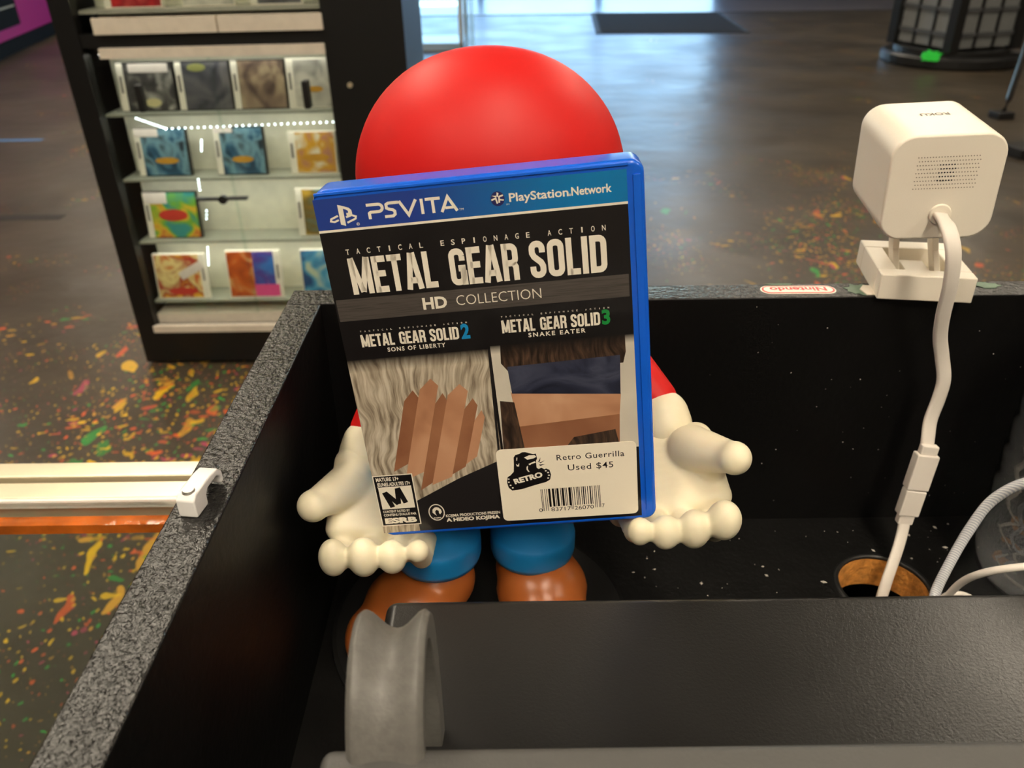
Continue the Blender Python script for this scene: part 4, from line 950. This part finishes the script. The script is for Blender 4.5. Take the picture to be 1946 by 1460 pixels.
# door mat
dm = thing('floor_mat', 'dark rectangular rubber mat near the shop entrance', 'mat', (1.70, 9.72, 0), (0, 0, R(-3.5)))
MB().box(-.76, .76, -.92, .92, 0, .010).build('border', mat('mat_rubber', (.02, .02, .02), .75), dm, bevel=.003)
MB().box(-.71, .71, -.87, .87, .010, .014).build('pile', mat('mat_pile', (.022, .021, .022), 1, spec=.1, bump=.004, bscale=90), dm)
# spinner rack
sr = thing('spinner_rack', 'round based black spinner rack with grey wire panels on the right', 'display rack', (3.50, 6.92, 0), (0, 0, R(18)))
b = MB(); b.lathe([(.001, 0), (.50, 0), (.51, .02), (.51, .07), (.49, .085), (.001, .085)], n=40); b.build('base', MAT['black_plastic'], sr)
b = MB(); b.lathe([(.001, .085), (.42, .085), (.42, .12), (.001, .12)], n=40); b.build('turntable', MAT['black_plastic'], sr)
MB().cyl((0, 0, .12), .03, 1.6, 16).build('pole', MAT['black_plastic'], sr)
MAT['wire_panel'] = mat('grey_panel', srgb(122, 124, 124), .5)
for k in range(4):
    M4 = Matrix.Rotation(R(90 * k), 4, 'Z')
    MB().box(-.26, .26, -.295, -.28, .14, 1.65, mtx=M4).build('panel', MAT['wire_panel'], sr)
    MB().box(-.34, -.26, -.34, -.26, .12, 1.7, mtx=M4).build('corner_post', MAT['black_plastic'], sr)
    for i in range(8): MB().box(-.26, .26, -.31, -.295, .22 + i * .17, .25 + i * .17, mtx=M4).build('slat', mat('panel_slat', srgb(84, 86, 88), .4) if not (k or i) else bpy.data.materials['panel_slat'], sr)
    for x in (-.09, .09): MB().box(x - .008, x + .008, -.312, -.295, .14, 1.65, mtx=M4).build('upright_wire', MAT['black_plastic'], sr)
gs = scrap('green_tag', 0, 0, .11, .05, mat('neon_green', srgb(40, 220, 70), .5), 'neon green tag stuck at the foot of the spinner rack', 'tag', 8, .004); gs.location = (3.155, 6.50, .10); gs.rotation_euler = (R(62), 0, R(18))
# black floor stand at the right edge
fs_ = thing('floor_stand', 'black metal floor stand at the right edge', 'stand', (2.62, 4.1, 0), (0, 0, R(8)))
b = MB(); b.box(-.16, .5, -.10, .06, 0, .05); b.build('foot', MAT['black_plastic'], fs_, bevel=.006)
b = MB(); b.sweep([(.36, .75, .03), (.33, .70, .12), (.42, .78, .5), (.5, .85, 1.2)], circ(.016, 10)); b.build('strut', MAT['black_plastic'], fs_, smooth=True)
b = MB(); b.sweep([(.34, -.02, .05), (.42, .4, .7), (.5, .85, 1.2)], circ(.016, 10)); b.build('strut', MAT['black_plastic'], fs_, smooth=True)
b = MB(); b.box(.30, .40, .70, .80, 0, .04); b.build('foot', MAT['black_plastic'], fs_, bevel=.006)
# glass showcase behind the stand figure
gsx = thing('glass_showcase', 'glass showcase with white metal edges beyond the black cabinet', 'showcase', (-1.35, 7.9, 0), (0, 0, R(-3)))
MAT['white_metal'] = mat('white_metal', srgb(224, 228, 230), .35)
for x in (0, .92): MB().box(x, x + .035, 0, .035, 0, 1.0).build('corner_post', MAT['white_metal'], gsx); MB().box(x, x + .035, .5, .535, 0, 1.0).build('corner_post', MAT['white_metal'], gsx)
MB().box(.035, .92, .014, .022, .06, .97).build('front_pane', MAT['glass'], gsx); MB().box(.93, .938, .035, .5, .06, .97).build('side_pane', MAT['glass'], gsx)
MB().box(1.0, 1.008, -.12, .2, .02, .85).build('side_pane', MAT['glass_edge'], gsx); MB().box(1.06, 1.068, -.3, .0, .02, .9).build('side_pane', MAT['glass_edge'], gsx)
MB().box(0, .955, 0, .535, 1.0, 1.03).build('top', MAT['white_metal'], gsx); MB().box(.0, .955, 0, .535, 0, .06).build('plinth', mat('pale_blue_laminate', srgb(170, 196, 220), .3), gsx)
for z in (.35, .66): MB().box(.035, .92, .03, .5, z, z + .008).build('shelf', MAT['glass'], gsx)
